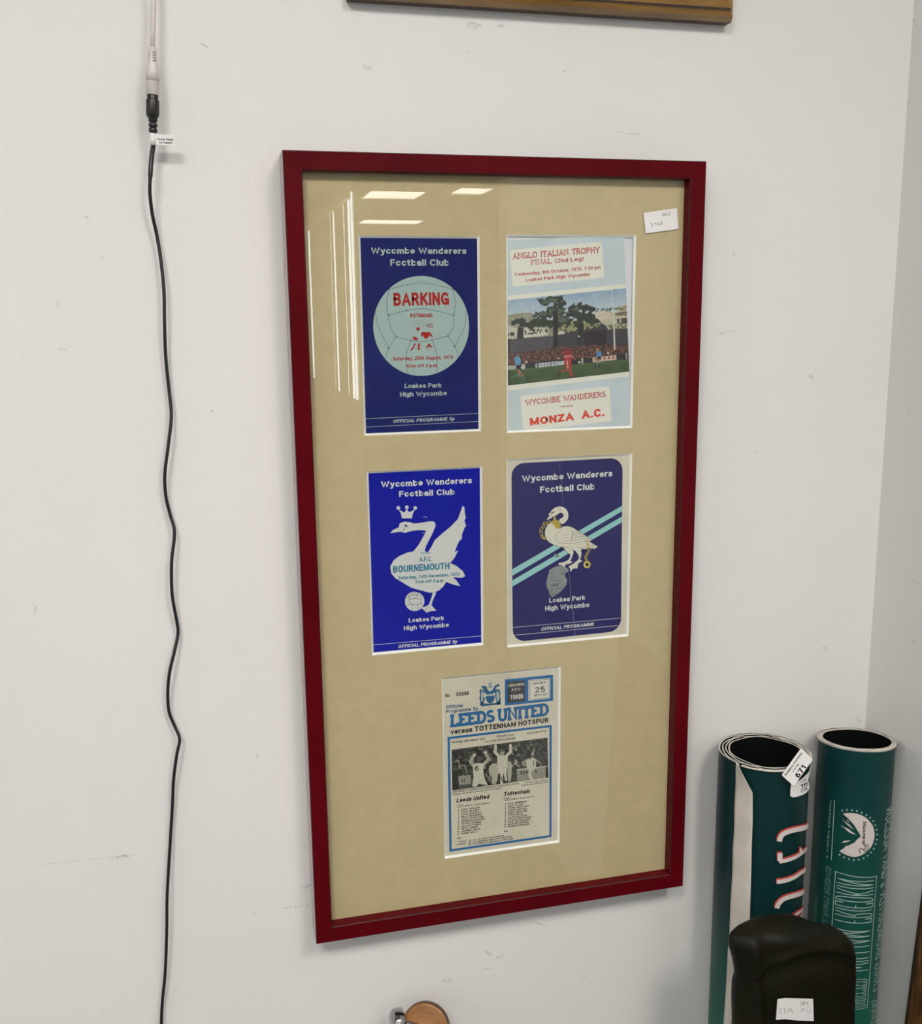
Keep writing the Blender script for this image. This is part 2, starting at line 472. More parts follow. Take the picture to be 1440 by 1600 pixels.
TINY = {'seam_line', 'faint_emblem', 'player_drawing', 'ink_line', 'paper_scuff', 'gold_chain', 'gold_ring', 'crease_line', 'border_crease', 'coat_of_arms', 'pale_fill', 'star', 'mountain_emblem', 'script_lettering',
        'handwriting', 'swan_drawing', 'torn_patch', 'crown'}
def arc(cx, cy, rx, ry, a0, a1, n=8):
    return [(cx + rx * math.cos(math.radians(a0 + (a1 - a0) * i / n)), cy + ry * math.sin(math.radians(a0 + (a1 - a0) * i / n))) for i in range(n + 1)]
def oval(cx, cy, rx, ry): return arc(cx, cy, rx, ry, 0, 375, 16)
# plain bold sans, drawn as the middle lines of its strokes: width, strokes (capital height 1, small letters .70)
SANS = {
 'A': (.58, [[(0, 0), (.29, 1), (.58, 0)], [(.12, .30), (.46, .30)]]), 'B': (.46, [[(0, 0), (0, 1), (.26, 1)] + arc(.26, .77, .17, .23, 90, -90, 6) + [(0, .54)], [(.26, .54)] + arc(.26, .27, .20, .27, 90, -90, 6) + [(0, 0)]]),
 'C': (.52, [arc(.28, .5, .28, .5, 45, 315, 12)]), 'D': (.50, [[(0, 0), (0, 1), (.22, 1)] + arc(.22, .5, .28, .5, 90, -90, 8) + [(0, 0)]]),
 'E': (.40, [[(.40, 1), (0, 1), (0, 0), (.40, 0)], [(0, .52), (.36, .52)]]), 'F': (.38, [[(.38, 1), (0, 1), (0, 0)], [(0, .50), (.33, .50)]]),
 'G': (.54, [arc(.28, .5, .28, .5, 48, 325, 12), [(.54, .02), (.54, .42), (.32, .42)]]), 'H': (.48, [[(0, 0), (0, 1)], [(.48, 0), (.48, 1)], [(0, .52), (.48, .52)]]), 'I': (0, [[(0, 0), (0, 1)]]),
 'J': (.34, [[(.34, 1), (.34, .22)] + arc(.17, .22, .17, .22, 0, -170, 6)]), 'K': (.50, [[(0, 0), (0, 1)], [(.46, 1), (.03, .42)], [(.17, .60), (.50, 0)]]), 'L': (.38, [[(0, 1), (0, 0), (.38, 0)]]),
 'M': (.64, [[(0, 0), (0, 1)], [(0, 1), (.32, .08), (.64, 1)], [(.64, 1), (.64, 0)]]), 'N': (.48, [[(0, 0), (0, 1)], [(0, 1), (.48, 0)], [(.48, 0), (.48, 1)]]), 'O': (.56, [oval(.28, .5, .28, .5)]),
 'P': (.44, [[(0, 0), (0, 1), (.24, 1)] + arc(.24, .73, .20, .27, 90, -90, 6) + [(0, .46)]]), 'R': (.48, [[(0, 0), (0, 1), (.24, 1)] + arc(.24, .75, .20, .25, 90, -90, 6) + [(0, .50)], [(.24, .50), (.46, 0)]]),
 'S': (.44, [arc(.22, .75, .21, .25, 20, 255, 8) + arc(.22, .25, .22, .25, 78, -158, 8)]), 'T': (.48, [[(0, 1), (.48, 1)], [(.24, 1), (.24, 0)]]), 'U': (.48, [[(0, 1), (0, .28)] + arc(.24, .28, .24, .28, 180, 360, 8) + [(.48, 1)]]),
 'V': (.54, [[(0, 1), (.27, 0), (.54, 1)]]), 'W': (.84, [[(0, 1), (.22, 0), (.42, .92), (.62, 0), (.84, 1)]]), 'X': (.5, [[(0, 0), (.5, 1)], [(0, 1), (.5, 0)]]), 'Y': (.52, [[(0, 1), (.26, .44), (.52, 1)], [(.26, .44), (.26, 0)]]),
 'Z': (.44, [[(0, 1), (.44, 1), (0, 0), (.44, 0)]]),
 'a': (.36, [arc(.18, .48, .17, .22, 165, 0, 6) + [(.36, 0)], [(.35, .40), (.15, .37)] + arc(.15, .185, .15, .185, 90, 270, 6) + [(.24, .02), (.35, .13)]]),
 'b': (.38, [[(0, 0), (0, 1)], oval(.19, .35, .19, .35)]), 'c': (.36, [arc(.19, .35, .19, .35, 45, 315, 10)]), 'd': (.38, [[(.38, 0), (.38, 1)], oval(.19, .35, .19, .35)]),
 'e': (.38, [[(.03, .36), (.38, .36)] + arc(.19, .36, .19, .34, 0, 308, 10)]), 'f': (.20, [[(.07, 0), (.07, .80)] + arc(.20, .80, .13, .20, 180, 95, 4), [(-.04, .70), (.19, .70)]]),
 'g': (.38, [oval(.19, .36, .19, .34), [(.38, .70), (.38, -.06)] + arc(.19, -.06, .19, .19, 0, -150, 6)]), 'h': (.36, [[(0, 0), (0, 1)], arc(.18, .44, .18, .26, 180, 0, 6) + [(.36, 0)]]),
 'i': (0, [[(0, 0), (0, .70)], [(0, .97), (0, .99)]]), 'j': (.06, [[(.06, .70), (.06, -.2)], [(.06, .97), (.06, .99)]]), 'k': (.36, [[(0, 0), (0, 1)], [(.32, .70), (.03, .30)], [(.13, .42), (.36, 0)]]), 'l': (0, [[(0, 0), (0, 1)]]),
 'm': (.64, [[(0, 0), (0, .70)], arc(.16, .46, .16, .24, 180, 0, 6) + [(.32, 0)], arc(.48, .46, .16, .24, 180, 0, 6) + [(.64, 0)]]), 'n': (.36, [[(0, 0), (0, .70)], arc(.18, .44, .18, .26, 180, 0, 6) + [(.36, 0)]]),
 'o': (.38, [oval(.19, .35, .19, .35)]), 'p': (.38, [[(0, -.28), (0, .70)], oval(.19, .35, .19, .35)]), 'r': (.20, [[(0, 0), (0, .70)], arc(.17, .42, .17, .28, 180, 80, 5)]),
 's': (.34, [arc(.17, .52, .16, .18, 20, 255, 7) + arc(.17, .18, .17, .18, 78, -158, 7)]), 't': (.20, [[(.07, .92), (.07, .16)] + arc(.20, .16, .13, .16, 180, 265, 4), [(-.04, .70), (.19, .70)]]),
 'u': (.36, [[(0, .70), (0, .26)] + arc(.18, .26, .18, .26, 180, 360, 6), [(.36, .70), (.36, 0)]]), 'v': (.38, [[(0, .70), (.19, 0), (.38, .70)]]), 'w': (.60, [[(0, .70), (.16, 0), (.30, .62), (.44, 0), (.60, .70)]]),
 'y': (.38, [[(0, .70), (.19, .02)], [(.38, .70), (.14, -.28), (0, -.28)]]),
 '0': (.40, [oval(.20, .5, .20, .5)]), '1': (.24, [[(0, .76), (.20, .96), (.20, 0)]]), '2': (.40, [arc(.20, .72, .19, .28, 165, -25, 7) + [(0, 0), (.40, 0)]]), '3': (.40, [arc(.19, .76, .18, .24, 155, -80, 7), arc(.19, .27, .21, .27, 80, -155, 7)]),
 '4': (.44, [[(.44, .24), (0, .24), (.30, 1), (.30, 0)]]), '5': (.40, [[(.38, 1), (.06, 1), (.03, .54)] + arc(.19, .32, .21, .32, 120, -150, 8)]), '6': (.40, [oval(.20, .31, .20, .31), [(.01, .34), (.04, .72), (.18, .98), (.34, .94)]]),
 '7': (.40, [[(0, 1), (.40, 1), (.14, 0)]]), '8': (.40, [oval(.20, .76, .17, .24), oval(.20, .27, .20, .27)]), '9': (.40, [oval(.20, .69, .20, .31), [(.39, .66), (.36, .28), (.22, .02), (.06, .06)]]),
 '.': (0, [[(0, 0), (0, .02)]]), ',': (0, [[(0, .02), (-.04, -.12)]]), '-': (.16, [[(0, .38), (.16, .38)]]), ':': (0, [[(0, 0), (0, .02)], [(0, .55), (0, .57)]]),
 '(': (.12, [arc(.16, .45, .16, .65, 130, 230, 6)]), ')': (.12, [arc(-.04, .45, .16, .65, 50, -50, 6)]), '&': (.50, [[(.50, 0), (.08, .68)] + arc(.22, .82, .14, .18, 200, -20, 6) + [(.06, .38)] + arc(.20, .20, .19, .20, 140, 300, 6) + [(.50, .45)]]),
}
def thick_line(P, w):
    """one polyline of width w with square ends, as points and faces"""
    P = [np.array(q, float) for q in P]
    P = [q for i, q in enumerate(P) if i == 0 or np.linalg.norm(q - P[i - 1]) > 1e-6]
    d0 = (P[0] - P[1]) / np.linalg.norm(P[0] - P[1]); d1 = (P[-1] - P[-2]) / np.linalg.norm(P[-1] - P[-2])
    P[0] = P[0] + d0 * w / 2; P[-1] = P[-1] + d1 * w / 2
    L, R_ = [], []; n = len(P)
    for i in range(n):
        a = P[i] - P[i - 1] if i > 0 else P[1] - P[0]; b = P[i + 1] - P[i] if i < n - 1 else a
        a = a / np.linalg.norm(a); b = b / np.linalg.norm(b); t = a + b; tn = np.linalg.norm(t); t = t / tn if tn > 1e-6 else a
        nn = np.array([-t[1], t[0]]); c = max(.5, nn @ np.array([-a[1], a[0]])); L.append(P[i] + nn * w / 2 / c); R_.append(P[i] - nn * w / 2 / c)
    return [tuple(q) for q in L + R_], [(i, i + 1, n + i + 1, n + i) for i in range(n - 1)]
_gc = {}
def glyphs(txt, bold):
    """outline text: width 1, capital height 1"""
    w = .145 + 1.25 * bold
    if (txt, w) not in _gc:
        vs, fs, x, ns = [], [], 0.0, 0
        for ch in txt:
            if ch == ' ': x += .34; continue
            wd, st = SANS[ch]
            for q in st:
                p, f = thick_line([(x + w / 2 + a, b * (1 - w) + w / 2 if b >= 0 else b + w / 2) for a, b in q], w)
                k = len(vs); ns += 1; vs += [(q_[0], q_[1], .05 * (ns % 8)) for q_ in p]; fs += [tuple(k + i for i in g_) for g_ in f]
            x += wd + w + .095
        x0 = min(v[0] for v in vs); x1 = max(v[0] for v in vs)
        _gc[(txt, w)] = ([((v[0] - x0) / (x1 - x0), v[1], v[2]) for v in vs], fs)
    return _gc[(txt, w)]
# stroke alphabet (width, strokes, serif spots)
ABC = {
 'A': (.84, [[(.08, 0), (.42, 1), (.76, 0)], [(.2, .34), (.64, .34)]], [(.08, 0), (.76, 0)]),
 'B': (.76, [[(.14, 0), (.14, 1), (.42, 1)] + arc(.42, .76, .22, .24, 90, -90, 6) + [(.14, .52)], [(.42, .52)] + arc(.42, .26, .26, .26, 90, -90, 6) + [(.14, 0)]], [(.12, 0), (.12, 1)]),
 'C': (.78, [arc(.42, .5, .33, .5, 40, 320, 12)], []),
 'D': (.82, [[(.14, 0), (.14, 1), (.36, 1)] + arc(.36, .5, .38, .5, 90, -90, 8) + [(.14, 0)]], [(.12, 0), (.12, 1)]),
 'E': (.74, [[(.66, .8), (.66, 1), (.14, 1), (.14, 0), (.66, 0), (.66, .2)], [(.14, .52), (.52, .52)]], [(.12, 0), (.12, 1)]),
 'F': (.7, [[(.64, .8), (.64, 1), (.14, 1), (.14, 0)], [(.14, .52), (.5, .52)]], [(.14, 0)]),
 'G': (.84, [arc(.42, .5, .34, .5, 45, 330, 12), [(.76, 0), (.76, .42), (.5, .42)]], []),
 'H': (.86, [[(.14, 0), (.14, 1)], [(.72, 0), (.72, 1)], [(.14, .5), (.72, .5)]], [(.14, 0), (.14, 1), (.72, 0), (.72, 1)]),
 'I': (.36, [[(.18, 0), (.18, 1)]], [(.18, 0), (.18, 1)]),
 'K': (.8, [[(.14, 0), (.14, 1)], [(.7, 1), (.16, .42)], [(.34, .6), (.72, 0)]], [(.14, 0), (.14, 1), (.72, 0)]),
 'L': (.7, [[(.14, 1), (.14, 0), (.64, 0), (.64, .25)]], [(.14, 1), (.12, 0)]),
 'M': (1., [[(.12, 0), (.14, 1), (.5, .1), (.86, 1), (.88, 0)]], [(.12, 0), (.1, 1), (.9, 1), (.88, 0)]),
 'N': (.88, [[(.14, 0), (.14, 1), (.74, 0), (.74, 1)]], [(.14, 0), (.1, 1), (.74, 1)]),
 'O': (.86, [arc(.43, .5, .35, .5, 90, 450, 14)], []),
 'P': (.74, [[(.14, 0), (.14, 1), (.4, 1)] + arc(.4, .74, .26, .26, 90, -90, 6) + [(.14, .48)]], [(.14, 0), (.12, 1)]),
 'R': (.8, [[(.14, 0), (.14, 1), (.4, 1)] + arc(.4, .75, .25, .25, 90, -90, 6) + [(.14, .5)], [(.4, .5), (.7, 0)]], [(.14, 0), (.12, 1), (.72, 0)]),
 'S': (.72, [arc(.36, .76, .25, .24, 30, 250, 8) + arc(.36, .25, .27, .25, 75, -150, 8)], []),
 'T': (.76, [[(.08, .78), (.08, 1), (.68, 1), (.68, .78)], [(.38, 1), (.38, 0)]], [(.38, 0)]),
 'U': (.86, [[(.14, 1), (.14, .3)] + arc(.43, .3, .29, .3, 180, 360, 8) + [(.72, 1)]], [(.14, 1), (.72, 1)]),
 'V': (.82, [[(.08, 1), (.41, 0), (.74, 1)]], [(.08, 1), (.74, 1)]),
 'W': (1.1, [[(.06, 1), (.3, 0), (.55, .8), (.8, 0), (1.04, 1)]], [(.06, 1), (1.04, 1)]),
 'Y': (.8, [[(.06, 1), (.4, .48), (.74, 1)], [(.4, .48), (.4, 0)]], [(.06, 1), (.74, 1), (.4, 0)]),
 'Z': (.74, [[(.08, .8), (.08, 1), (.62, 1), (.1, 0), (.66, 0), (.66, .2)]], []),
 '2': (.7, [arc(.35, .74, .26, .26, 160, -20, 7) + [(.1, .04), (.64, .04)]], []),
 '5': (.7, [[(.6, 1), (.16, 1), (.14, .56)] + arc(.34, .32, .28, .32, 110, -150, 8)], []),
 '&': (.84, [[(.76, 0), (.2, .72)] + arc(.36, .82, .17, .18, 200, -20, 6) + [(.14, .32)] + arc(.34, .22, .22, .22, 160, 300, 5) + [(.74, .5)]], []),
 ',': (.3, [[(.16, .08), (.1, -.14)]], []), '.': (.3, [[(.15, .0), (.15, .1)]], []), ' ': (.42, [], []), '-': (.5, [[(.1, .45), (.4, .45)]], []),
}
def slab_text(txt, serif):
    x = 0; out = []
    for ch in txt:
        w, st, se = ABC[ch]
        for q in st: out.append([(x + a, b) for a, b in q])
        if serif > 0:
            for a, b in se: out.append([(x + a - serif, b), (x + a + serif, b)])
        x += w + .08
    return out, x - .08

# ------------------------------------------------------------------ the room
def structure(name, mb, m):
    o = mb.build(name, m); o['kind'] = 'structure'; return o
XR = 0.5305                                   # the right wall meets the back wall here
b = MB(); b.box(-5.2, XR + .12, 0.0, 0.12, 0, CEIL); wall_back = structure('wall_back', b, M['wall'])
b = MB(); b.box(XR, XR + 0.12, -1.75, 0.0, 0, CEIL); wall_right = structure('wall_right', b, M['wall'])
b = MB(); b.box(-5.2, 5.2, -16.2, 0.12, -0.1, 0); structure('floor', b, M['floor'])
b = MB(); b.box(-5.2, 5.2, -16.2, 0.12, CEIL, CEIL + .1); structure('ceiling', b, M['ceiling'])
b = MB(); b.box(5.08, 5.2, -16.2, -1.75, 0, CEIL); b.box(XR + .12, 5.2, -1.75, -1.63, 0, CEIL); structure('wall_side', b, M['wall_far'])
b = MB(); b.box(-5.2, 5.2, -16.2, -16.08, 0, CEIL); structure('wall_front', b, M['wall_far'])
WIN = [(-3.4, -1.5), (-6.4, -4.4), (-11.5, -8.5)]
b = MB(); prev = 0.0
for (a, c) in WIN:
    b.box(-5.2, -5.08, c, prev, 0, CEIL); b.box(-5.2, -5.08, a, c, 0, 0.85); b.box(-5.2, -5.08, a, c, 2.3, CEIL); prev = a
b.box(-5.2, -5.08, -16.2, prev, 0, CEIL)
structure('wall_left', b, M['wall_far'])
for i, (a, c) in enumerate(WIN):
    b = MB()
    for (y0, y1, z0, z1) in ((a, a + .05, .85, 2.3), (c - .05, c, .85, 2.3), (a, c, .85, .9), (a, c, 2.25, 2.3), ((a + c) / 2 - .03, (a + c) / 2 + .03, .85, 2.3)):
        b.box(-5.17, -5.10, y0, y1, z0, z1)
    structure('window_%d' % (i + 1), b, M['white'])
# partition with pale vertical blinds, mirrored faintly in the picture glass
b = MB()
b.box(1.0, 1.06, -12.2, -7.95, 0, 0.72); b.box(1.0, 1.06, -12.2, -7.95, 2.5, CEIL)
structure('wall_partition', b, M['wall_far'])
vb = empty('vertical_blind', (1.0, -10, 0), 'pale vertical blind seen only as a reflection in the picture glass', 'blind')
b = MB(); b.box(0.95, 0.99, -12.2, -7.9, 2.44, 2.5); b.build('head_rail', M['white'], vb)
def mirror_y(px, py, x):
    p = hit(px, py, -0.028); r = ray(px, py); r[1] *= -1
    return float((p + r * (x - p[0]) / r[0])[1])
GAPS = [(484, 487), (518.6, 519.6), (523, 526), (539.5, 541), (546, 550.5)]
e_ = -12.2
for a, c in GAPS:
    y0, y1 = mirror_y(a, 450, .99), mirror_y(c, 450, .99)
    n = max(1, round((y0 - e_) / .35)); 
    for k in range(n):
        b = MB(); b.box(0.988, 0.992, e_ + (y0 - e_) * k / n, e_ + (y0 - e_) * (k + 1) / n, 0.72, 2.44); b.build('slat', M['wall_far'], vb)
    e_ = y1
b = MB(); b.box(0.988, 0.992, e_, -7.95, 0.72, 2.44); b.build('slat', M['wall_far'], vb)
b = MB(); b.box(0.998, 1.01, -12.2, -7.95, 0.72, 2.5); structure('window_4', b, M['daypane'])
b = MB(); b.box(1.02, 1.06, -12.2, -7.95, 0.72, 2.5); structure('wall_partition', b, M['wall_far'])  # opaque backing added to keep the pane's glow out of the hall

# unseen plain boxes, added only to reflect as dim shapes in the glass
b = MB(); b.box(2.6, 3.6, -7.2, -6.6, 0, 2.0); structure('added_mass_1', b, M['mid'])
b = MB(); b.box(1.25, 1.6, -4.3, -3.95, 0, CEIL); structure('added_mass_2', b, M['wall_far'])
b = MB(); b.box(3.3, 4.6, -4.6, -3.9, 0, 1.9); structure('added_mass_3', b, M['dark'])
b = MB(); b.box(0.2, 1.0, -15.9, -15.3, 0, 2.0); structure('added_mass_4', b, M['dark'])

for i, (x, y, w, d, pw, lbl) in enumerate(LAMPS):
    L = empty('ceiling_light', (x, y, CEIL), 'square white ' + lbl if 'mirrored' not in lbl else lbl, 'light', 'ceiling light panels')
    b = MB()
    for (x0, x1, y0, y1) in ((x - w / 2 - .02, x + w / 2 + .02, y - d / 2 - .02, y - d / 2), (x - w / 2 - .02, x + w / 2 + .02, y + d / 2, y + d / 2 + .02),
                             (x - w / 2 - .02, x - w / 2, y - d / 2, y + d / 2), (x + w / 2, x + w / 2 + .02, y - d / 2, y + d / 2)):
        b.box(x0, x1, y0, y1, CEIL - .02, CEIL)
    b.build('light_frame', M['white'], L)
    b = MB(); b.box(x - w / 2, x + w / 2, y - d / 2, y + d / 2, CEIL - .008, CEIL - .002); b.build('diffuser', M['diffuser'], L)
    if y > -7:
        ld = bpy.data.lights.new('lamp', 'AREA'); ld.shape = 'RECTANGLE'; ld.size = w; ld.size_y = d; ld.energy = LAMP_POWER * pw
        ld.color = (1.0, 0.958, 0.915)
        lo = bpy.data.objects.new('lamp', ld); COL.objects.link(lo); lo.location = (x, y, CEIL - .012)

# scuffs and pencil-like marks on the walls
def scuff(parent, pts, w, wall='back', sm=3):
    P = [hit(px, py, -0.0004) if wall == 'back' else hitx(px, py, XR - 0.0004) for px, py in pts]
    mb = MB(); q = smooth_pts([tuple(p) for p in P], sm, False)
    n = len(q); vs = []
    for i, p in enumerate(q):
        t = math.sin(math.pi * (i + .35) / (n + .0)) * .5 + .5
        d = np.array(q[min(i + 1, n - 1)]) - np.array(q[max(i - 1, 0)]); d /= np.linalg.norm(d)
        nn = np.cross(d, [0, 1, 0] if wall == 'back' else [1, 0, 0]) * w * 0.00036 * t
        vs += [tuple(np.array(p) + nn), tuple(np.array(p) - nn)]
    mb.add(vs, [(2 * i, 2 * i + 1, 2 * i + 3, 2 * i + 2) for i in range(n - 1)])
    o = mb.build('scuff_mark', M['scuff'], parent, fix=False)
for pts, w in [([(758, 1486), (764, 1490), (770, 1494)], 4), ([(776, 1497), (782, 1494), (786, 1490)], 6), ([(748, 1516), (762, 1513), (776, 1507)], 2), ([(690, 1532), (702, 1533)], 3), ([(830, 1441), (842, 1443), (850, 1447)], 3), ([(1005, 1485), (1012, 1492)], 2), ([(905, 1532), (915, 1524)], 6), ([(1264, 586), (1268, 590), (1271, 595)], 6), ([(1284, 1009), (1289, 1013), (1293, 1018)], 6), ([(565, 104), (572, 106), (580, 104)], 7),
               ([(728, 38), (740, 40), (752, 43)], 9), ([(776, 40), (783, 41), (788, 40)], 5), ([(698, 1535), (702, 1532), (706, 1531)], 5), ([(442, 1419), (462, 1417), (482, 1415)], 4),
               ([(470, 1388), (480, 1385), (492, 1383)], 8), ([(530, 1362), (540, 1359), (548, 1356)], 6), ([(58, 1352), (100, 1347), (150, 1342), (215, 1336)], 1.6),
               ([(176, 1341), (190, 1338), (202, 1338)], 6), ([(92, 547), (98, 546), (104, 548)], 5), ([(88, 470), (90, 476), (90, 482)], 4), ([(132, 338), (138, 339), (142, 341)], 6),
               ([(156, 402), (162, 405)], 5), ([(1118, 523), (1135, 519), (1150, 516)], 3), ([(768, 1524), (773, 1527)], 6), ([(961, 205), (980, 209), (1003, 209)], 1.6),
               ([(310, 67), (318, 70), (326, 75)], 2.5), ([(1336, 1122), (1341, 1125), (1345, 1129)], 5), ([(1142, 395), (1150, 400)], 4), ([(880, 110), (884, 112)], 4), ([(52, 940), (56, 952), (54, 962)], 4),
               ([(1176, 705), (1184, 707)], 3), ([(20, 1085), (24, 1090)], 4), ([(400, 1180), (404, 1186)], 5), ([(330, 640), (333, 644)], 4)]:
    scuff(wall_back, pts, w)
for pts, w in [([(1426, 30), (1430, 38), (1434, 44)], 4), ([(1396, 1158), (1412, 1168), (1430, 1180)], 2.2), ([(1388, 1146), (1400, 1160), (1412, 1174)], 2.5), ([(1402, 1442), (1410, 1449), (1421, 1457)], 2.5),
               ([(1418, 640), (1422, 648)], 3), ([(1404, 882), (1420, 900), (1436, 912)], 1.5), ([(1408, 1530), (1411, 1535)], 4), ([(1425, 1000), (1428, 1006)], 4), ([(1390, 935), (1402, 940)], 2)]:
    scuff(wall_right, pts, w, 'right')

# ------------------------------------------------------------------ red picture frame
FX0, FX1, FZ0, FZ1 = -0.240, 0.240, 0.7101, 1.6195
FY, RW = -0.042, 0.0197
GY, MY, PY = -0.0283, -0.0270, -0.0244
frame = empty('picture_frame', (0, 0, FZ0), 'tall red wooden picture frame with beige mount holding five football programmes', 'picture frame')
def rail(parent, corners_out, corners_in, mats, name='frame_rail'):
    """one mitred rail; corner pairs (x,z) outer a,b inner a,b"""
    (ax, az), (bx, bz) = corners_out; (cx, cz), (dx, dz) = corners_in
    mb = MB()
    yb, yf, e = -0.0015, FY, 0.0011
    def lerp(p, q, t): return (p[0] + (q[0] - p[0]) * t, p[1] + (q[1] - p[1]) * t)
    for P, Q, mi in (((0, yb), (0, yf + e), 1), ((0, yf + e), (0.045, yf), 2), ((0.045, yf), (0.955, yf), 0), ((0.955, yf), (1, yf + e), 2), ((1, yf + e), (1, yb), 0), ((1, yb), (0, yb), 0)):
        a0 = lerp((ax, az), (cx, cz), P[0]); b0 = lerp((bx, bz), (dx, dz), P[0]); a1 = lerp((ax, az), (cx, cz), Q[0]); b1 = lerp((bx, bz), (dx, dz), Q[0])
        mb.add([(a0[0], P[1], a0[1]), (b0[0], P[1], b0[1]), (b1[0], Q[1], b1[1]), (a1[0], Q[1], a1[1])], [(0, 1, 2, 3)], mi)
    return mb.build(name, mats, parent)
ix0, ix1, iz0, iz1 = FX0 + RW, FX1 - RW, FZ0 + RW, FZ1 - RW
O = [(FX0, FZ0), (FX1, FZ0), (FX1, FZ1), (FX0, FZ1)]; I = [(ix0, iz0), (ix1, iz0), (ix1, iz1), (ix0, iz1)]
for k in range(4):
    side = M['paleside'] if k == 3 else M['rededge']  # left outer side is paler than the other three
    rail(frame, (O[k], O[(k + 1) % 4]), (I[k], I[(k + 1) % 4]), [M['red'], side, M['rededge']])
b = MB(); b.box(ix0 + .0003, ix1 - .0003, GY, GY + .0009, iz0 + .0003, iz1 - .0003); b.build('glass_pane', M['glass'], frame)
b = MB(); b.box(ix0, ix1, PY + .0012, PY + .004, iz0, iz1); b.build('backing_board', M['backing'], frame)
WINS = [(-0.1614, -0.0260, 1.3185, 1.5356), (0.0050, 0.1615, 1.3152, 1.5380), (-0.1600, -0.0249, 1.0609, 1.2777), (0.0046, 0.1622, 1.0552, 1.2844), (-0.0770, 0.0733, 0.7893, 1.0248)]
mb = MB()
def quad(mb, x0, x1, z0, z1, y, mi=0):
    if x1 > x0 and z1 > z0: mb.add([(x0, y, z0), (x1, y, z0), (x1, y, z1), (x0, y, z1)], [(0, 1, 2, 3)], mi)
zs = sorted(set([iz0, iz1] + [w[2] for w in WINS] + [w[3] for w in WINS]))
for z0, z1 in zip(zs[:-1], zs[1:]):
    zm = (z0 + z1) / 2; x = ix0
    for w in sorted([w for w in WINS if w[2] < zm < w[3]]):
        quad(mb, x, w[0], z0, z1, MY); x = w[1]
    quad(mb, x, ix1, z0, z1, MY)
mount = mb.build('mount_board', M['mount'], frame, fix=False)
BV = 0.0023
for (x0, x1, z0, z1) in WINS:
    mb = MB(); y1 = PY - .0003
    a = [(x0, MY, z0), (x1, MY, z0), (x1, MY, z1), (x0, MY, z1)]
    c = [(x0 + BV, y1, z0 + BV), (x1 - BV, y1, z0 + BV), (x1 - BV, y1, z1 - BV), (x0 + BV, y1, z1 - BV)]
    mb.add(a + c, [(i, (i + 1) % 4, 4 + (i + 1) % 4, 4 + i) for i in range(4)])
    mb.build('bevelled_edge', M['core'], mount, fix=False)
# small grey chip at the lower left corner of the frame
PL = Plane(PY)

def paper(name, w, m, label, pad=0.003, cat='programme', corners=None, y=PY):
    x0, x1, z0, z1 = w
    c = corners or [(x0 - pad, z0 - pad), (x1 + pad, z0 - pad), (x1 + pad, z1 + pad), (x0 - pad, z1 + pad)]
    mb = MB(); n = 4
    mb.add([(x, y, z) for x, z in c] + [(x, y + .0008, z) for x, z in c], [(0, 1, 2, 3), (7, 6, 5, 4)] + [(i, 4 + i, 4 + (i + 1) % 4, (i + 1) % 4) for i in range(4)])
    o = mb.build(name, m); tag(o, label, cat, None)
    return o
def line2(pr, px, w): pr.stroke(px, w)

# ---- programme 1: navy, football, BARKING
p1 = paper('football_programme', WINS[0], M['navy'], 'dark blue football programme with pale ball reading BARKING, upper left in red frame')
c1 = crop(540, 350, 240 / 1097)
t = Print(PL, 2)
c = lambda *q: c1([q])[0]
t.text('Wycombe Wanderers', c(180, 212), c(862, 214), c(180, 168), .025)
t.text('Football Club', c(318, 298), c(737, 298), c(318, 252), .025)
t.text('Loakes Park', c(420, 1172), c(684, 1167), c(420, 1140), .02)
t.text('High Wycombe', c(388, 1234), c(722, 1223), c(388, 1201), .02)
t.text('OFFICIAL PROGRAMME 5p', c(338, 1421), c(775, 1402), c(338, 1397), .03, .2)
t.build('lettering', M['ink_pale'], p1, 'pale grey-green lettering')
t = Print(PL, 2)
t.stroke(c1([(140, 1391), (955, 1352)]), .6); t.stroke(c1([(140, 1450), (958, 1409)]), .6)
t.build('rule_line', M['ink_pale'], p1)
bcx, bcy = c(538, 728)
t = Print(PL, 2)
ell = [(538 + 342 * math.cos(a) + 0, 728 + 357 * math.sin(a)) for a in [i * 2 * math.pi / 60 for i in range(60)]]
t.poly(c1(ell)); ball = t.build('football_drawing', M['ballgreen'], p1, 'pale grey-green football')
t = Print(PL, 3)
for q in ([(310, 467), (540, 420), (765, 467)], [(310, 467), (292, 560), (303, 650)], [(765, 467), (782, 560), (770, 652)], [(303, 650), (540, 605), (770, 652)], [(303, 650), (320, 740), (360, 806)],
          [(770, 652), (765, 740), (728, 800)], [(360, 806), (540, 840), (728, 800)], [(360, 806), (310, 880), (282, 960)], [(728, 800), (780, 880), (806, 952)], [(210, 625), (235, 740), (305, 885)],
          [(860, 615), (845, 740), (775, 875)], [(470, 822), (432, 930), (440, 1068)], [(614, 820), (650, 930), (650, 1070)]):
    t.stroke(c1(q), .55, sm=6)
for q in ((310, 467), (765, 467), (303, 650), (770, 652), (360, 806), (728, 800), (305, 885), (775, 875)):
    t.disc(*c(*q), 1.1, 8)
t.build('seam_line', M['ink_navy'], ball)
t = Print(PL, 3)
t.text('BARKING', c(342, 585), c(738, 578), c(342, 492), .055)
t.text('ROTHMANS', c(460, 669), c(620, 667), c(460, 640), .05)
t.text('Saturday, 25th August, 1973', c(334, 976), c(763, 964), c(334, 950), .03, .15)
t.text('Kick-off 3 p.m.', c(432, 1026), c(655, 1022), c(432, 1002), .03, .15)
t.build('red_lettering', M['ink_red'], p1)
t = Print(PL, 3)
t.text('versus', c(502, 415), c(568, 413), c(502, 402), .02)
for i in range(9):
    t.stroke(c1([(468 + i * 18, 684), (474 + i * 18, 738)]), .45)
for i in range(4): t.stroke(c1([(466, 688 + i * 15), (622, 684 + i * 15)]), .45)
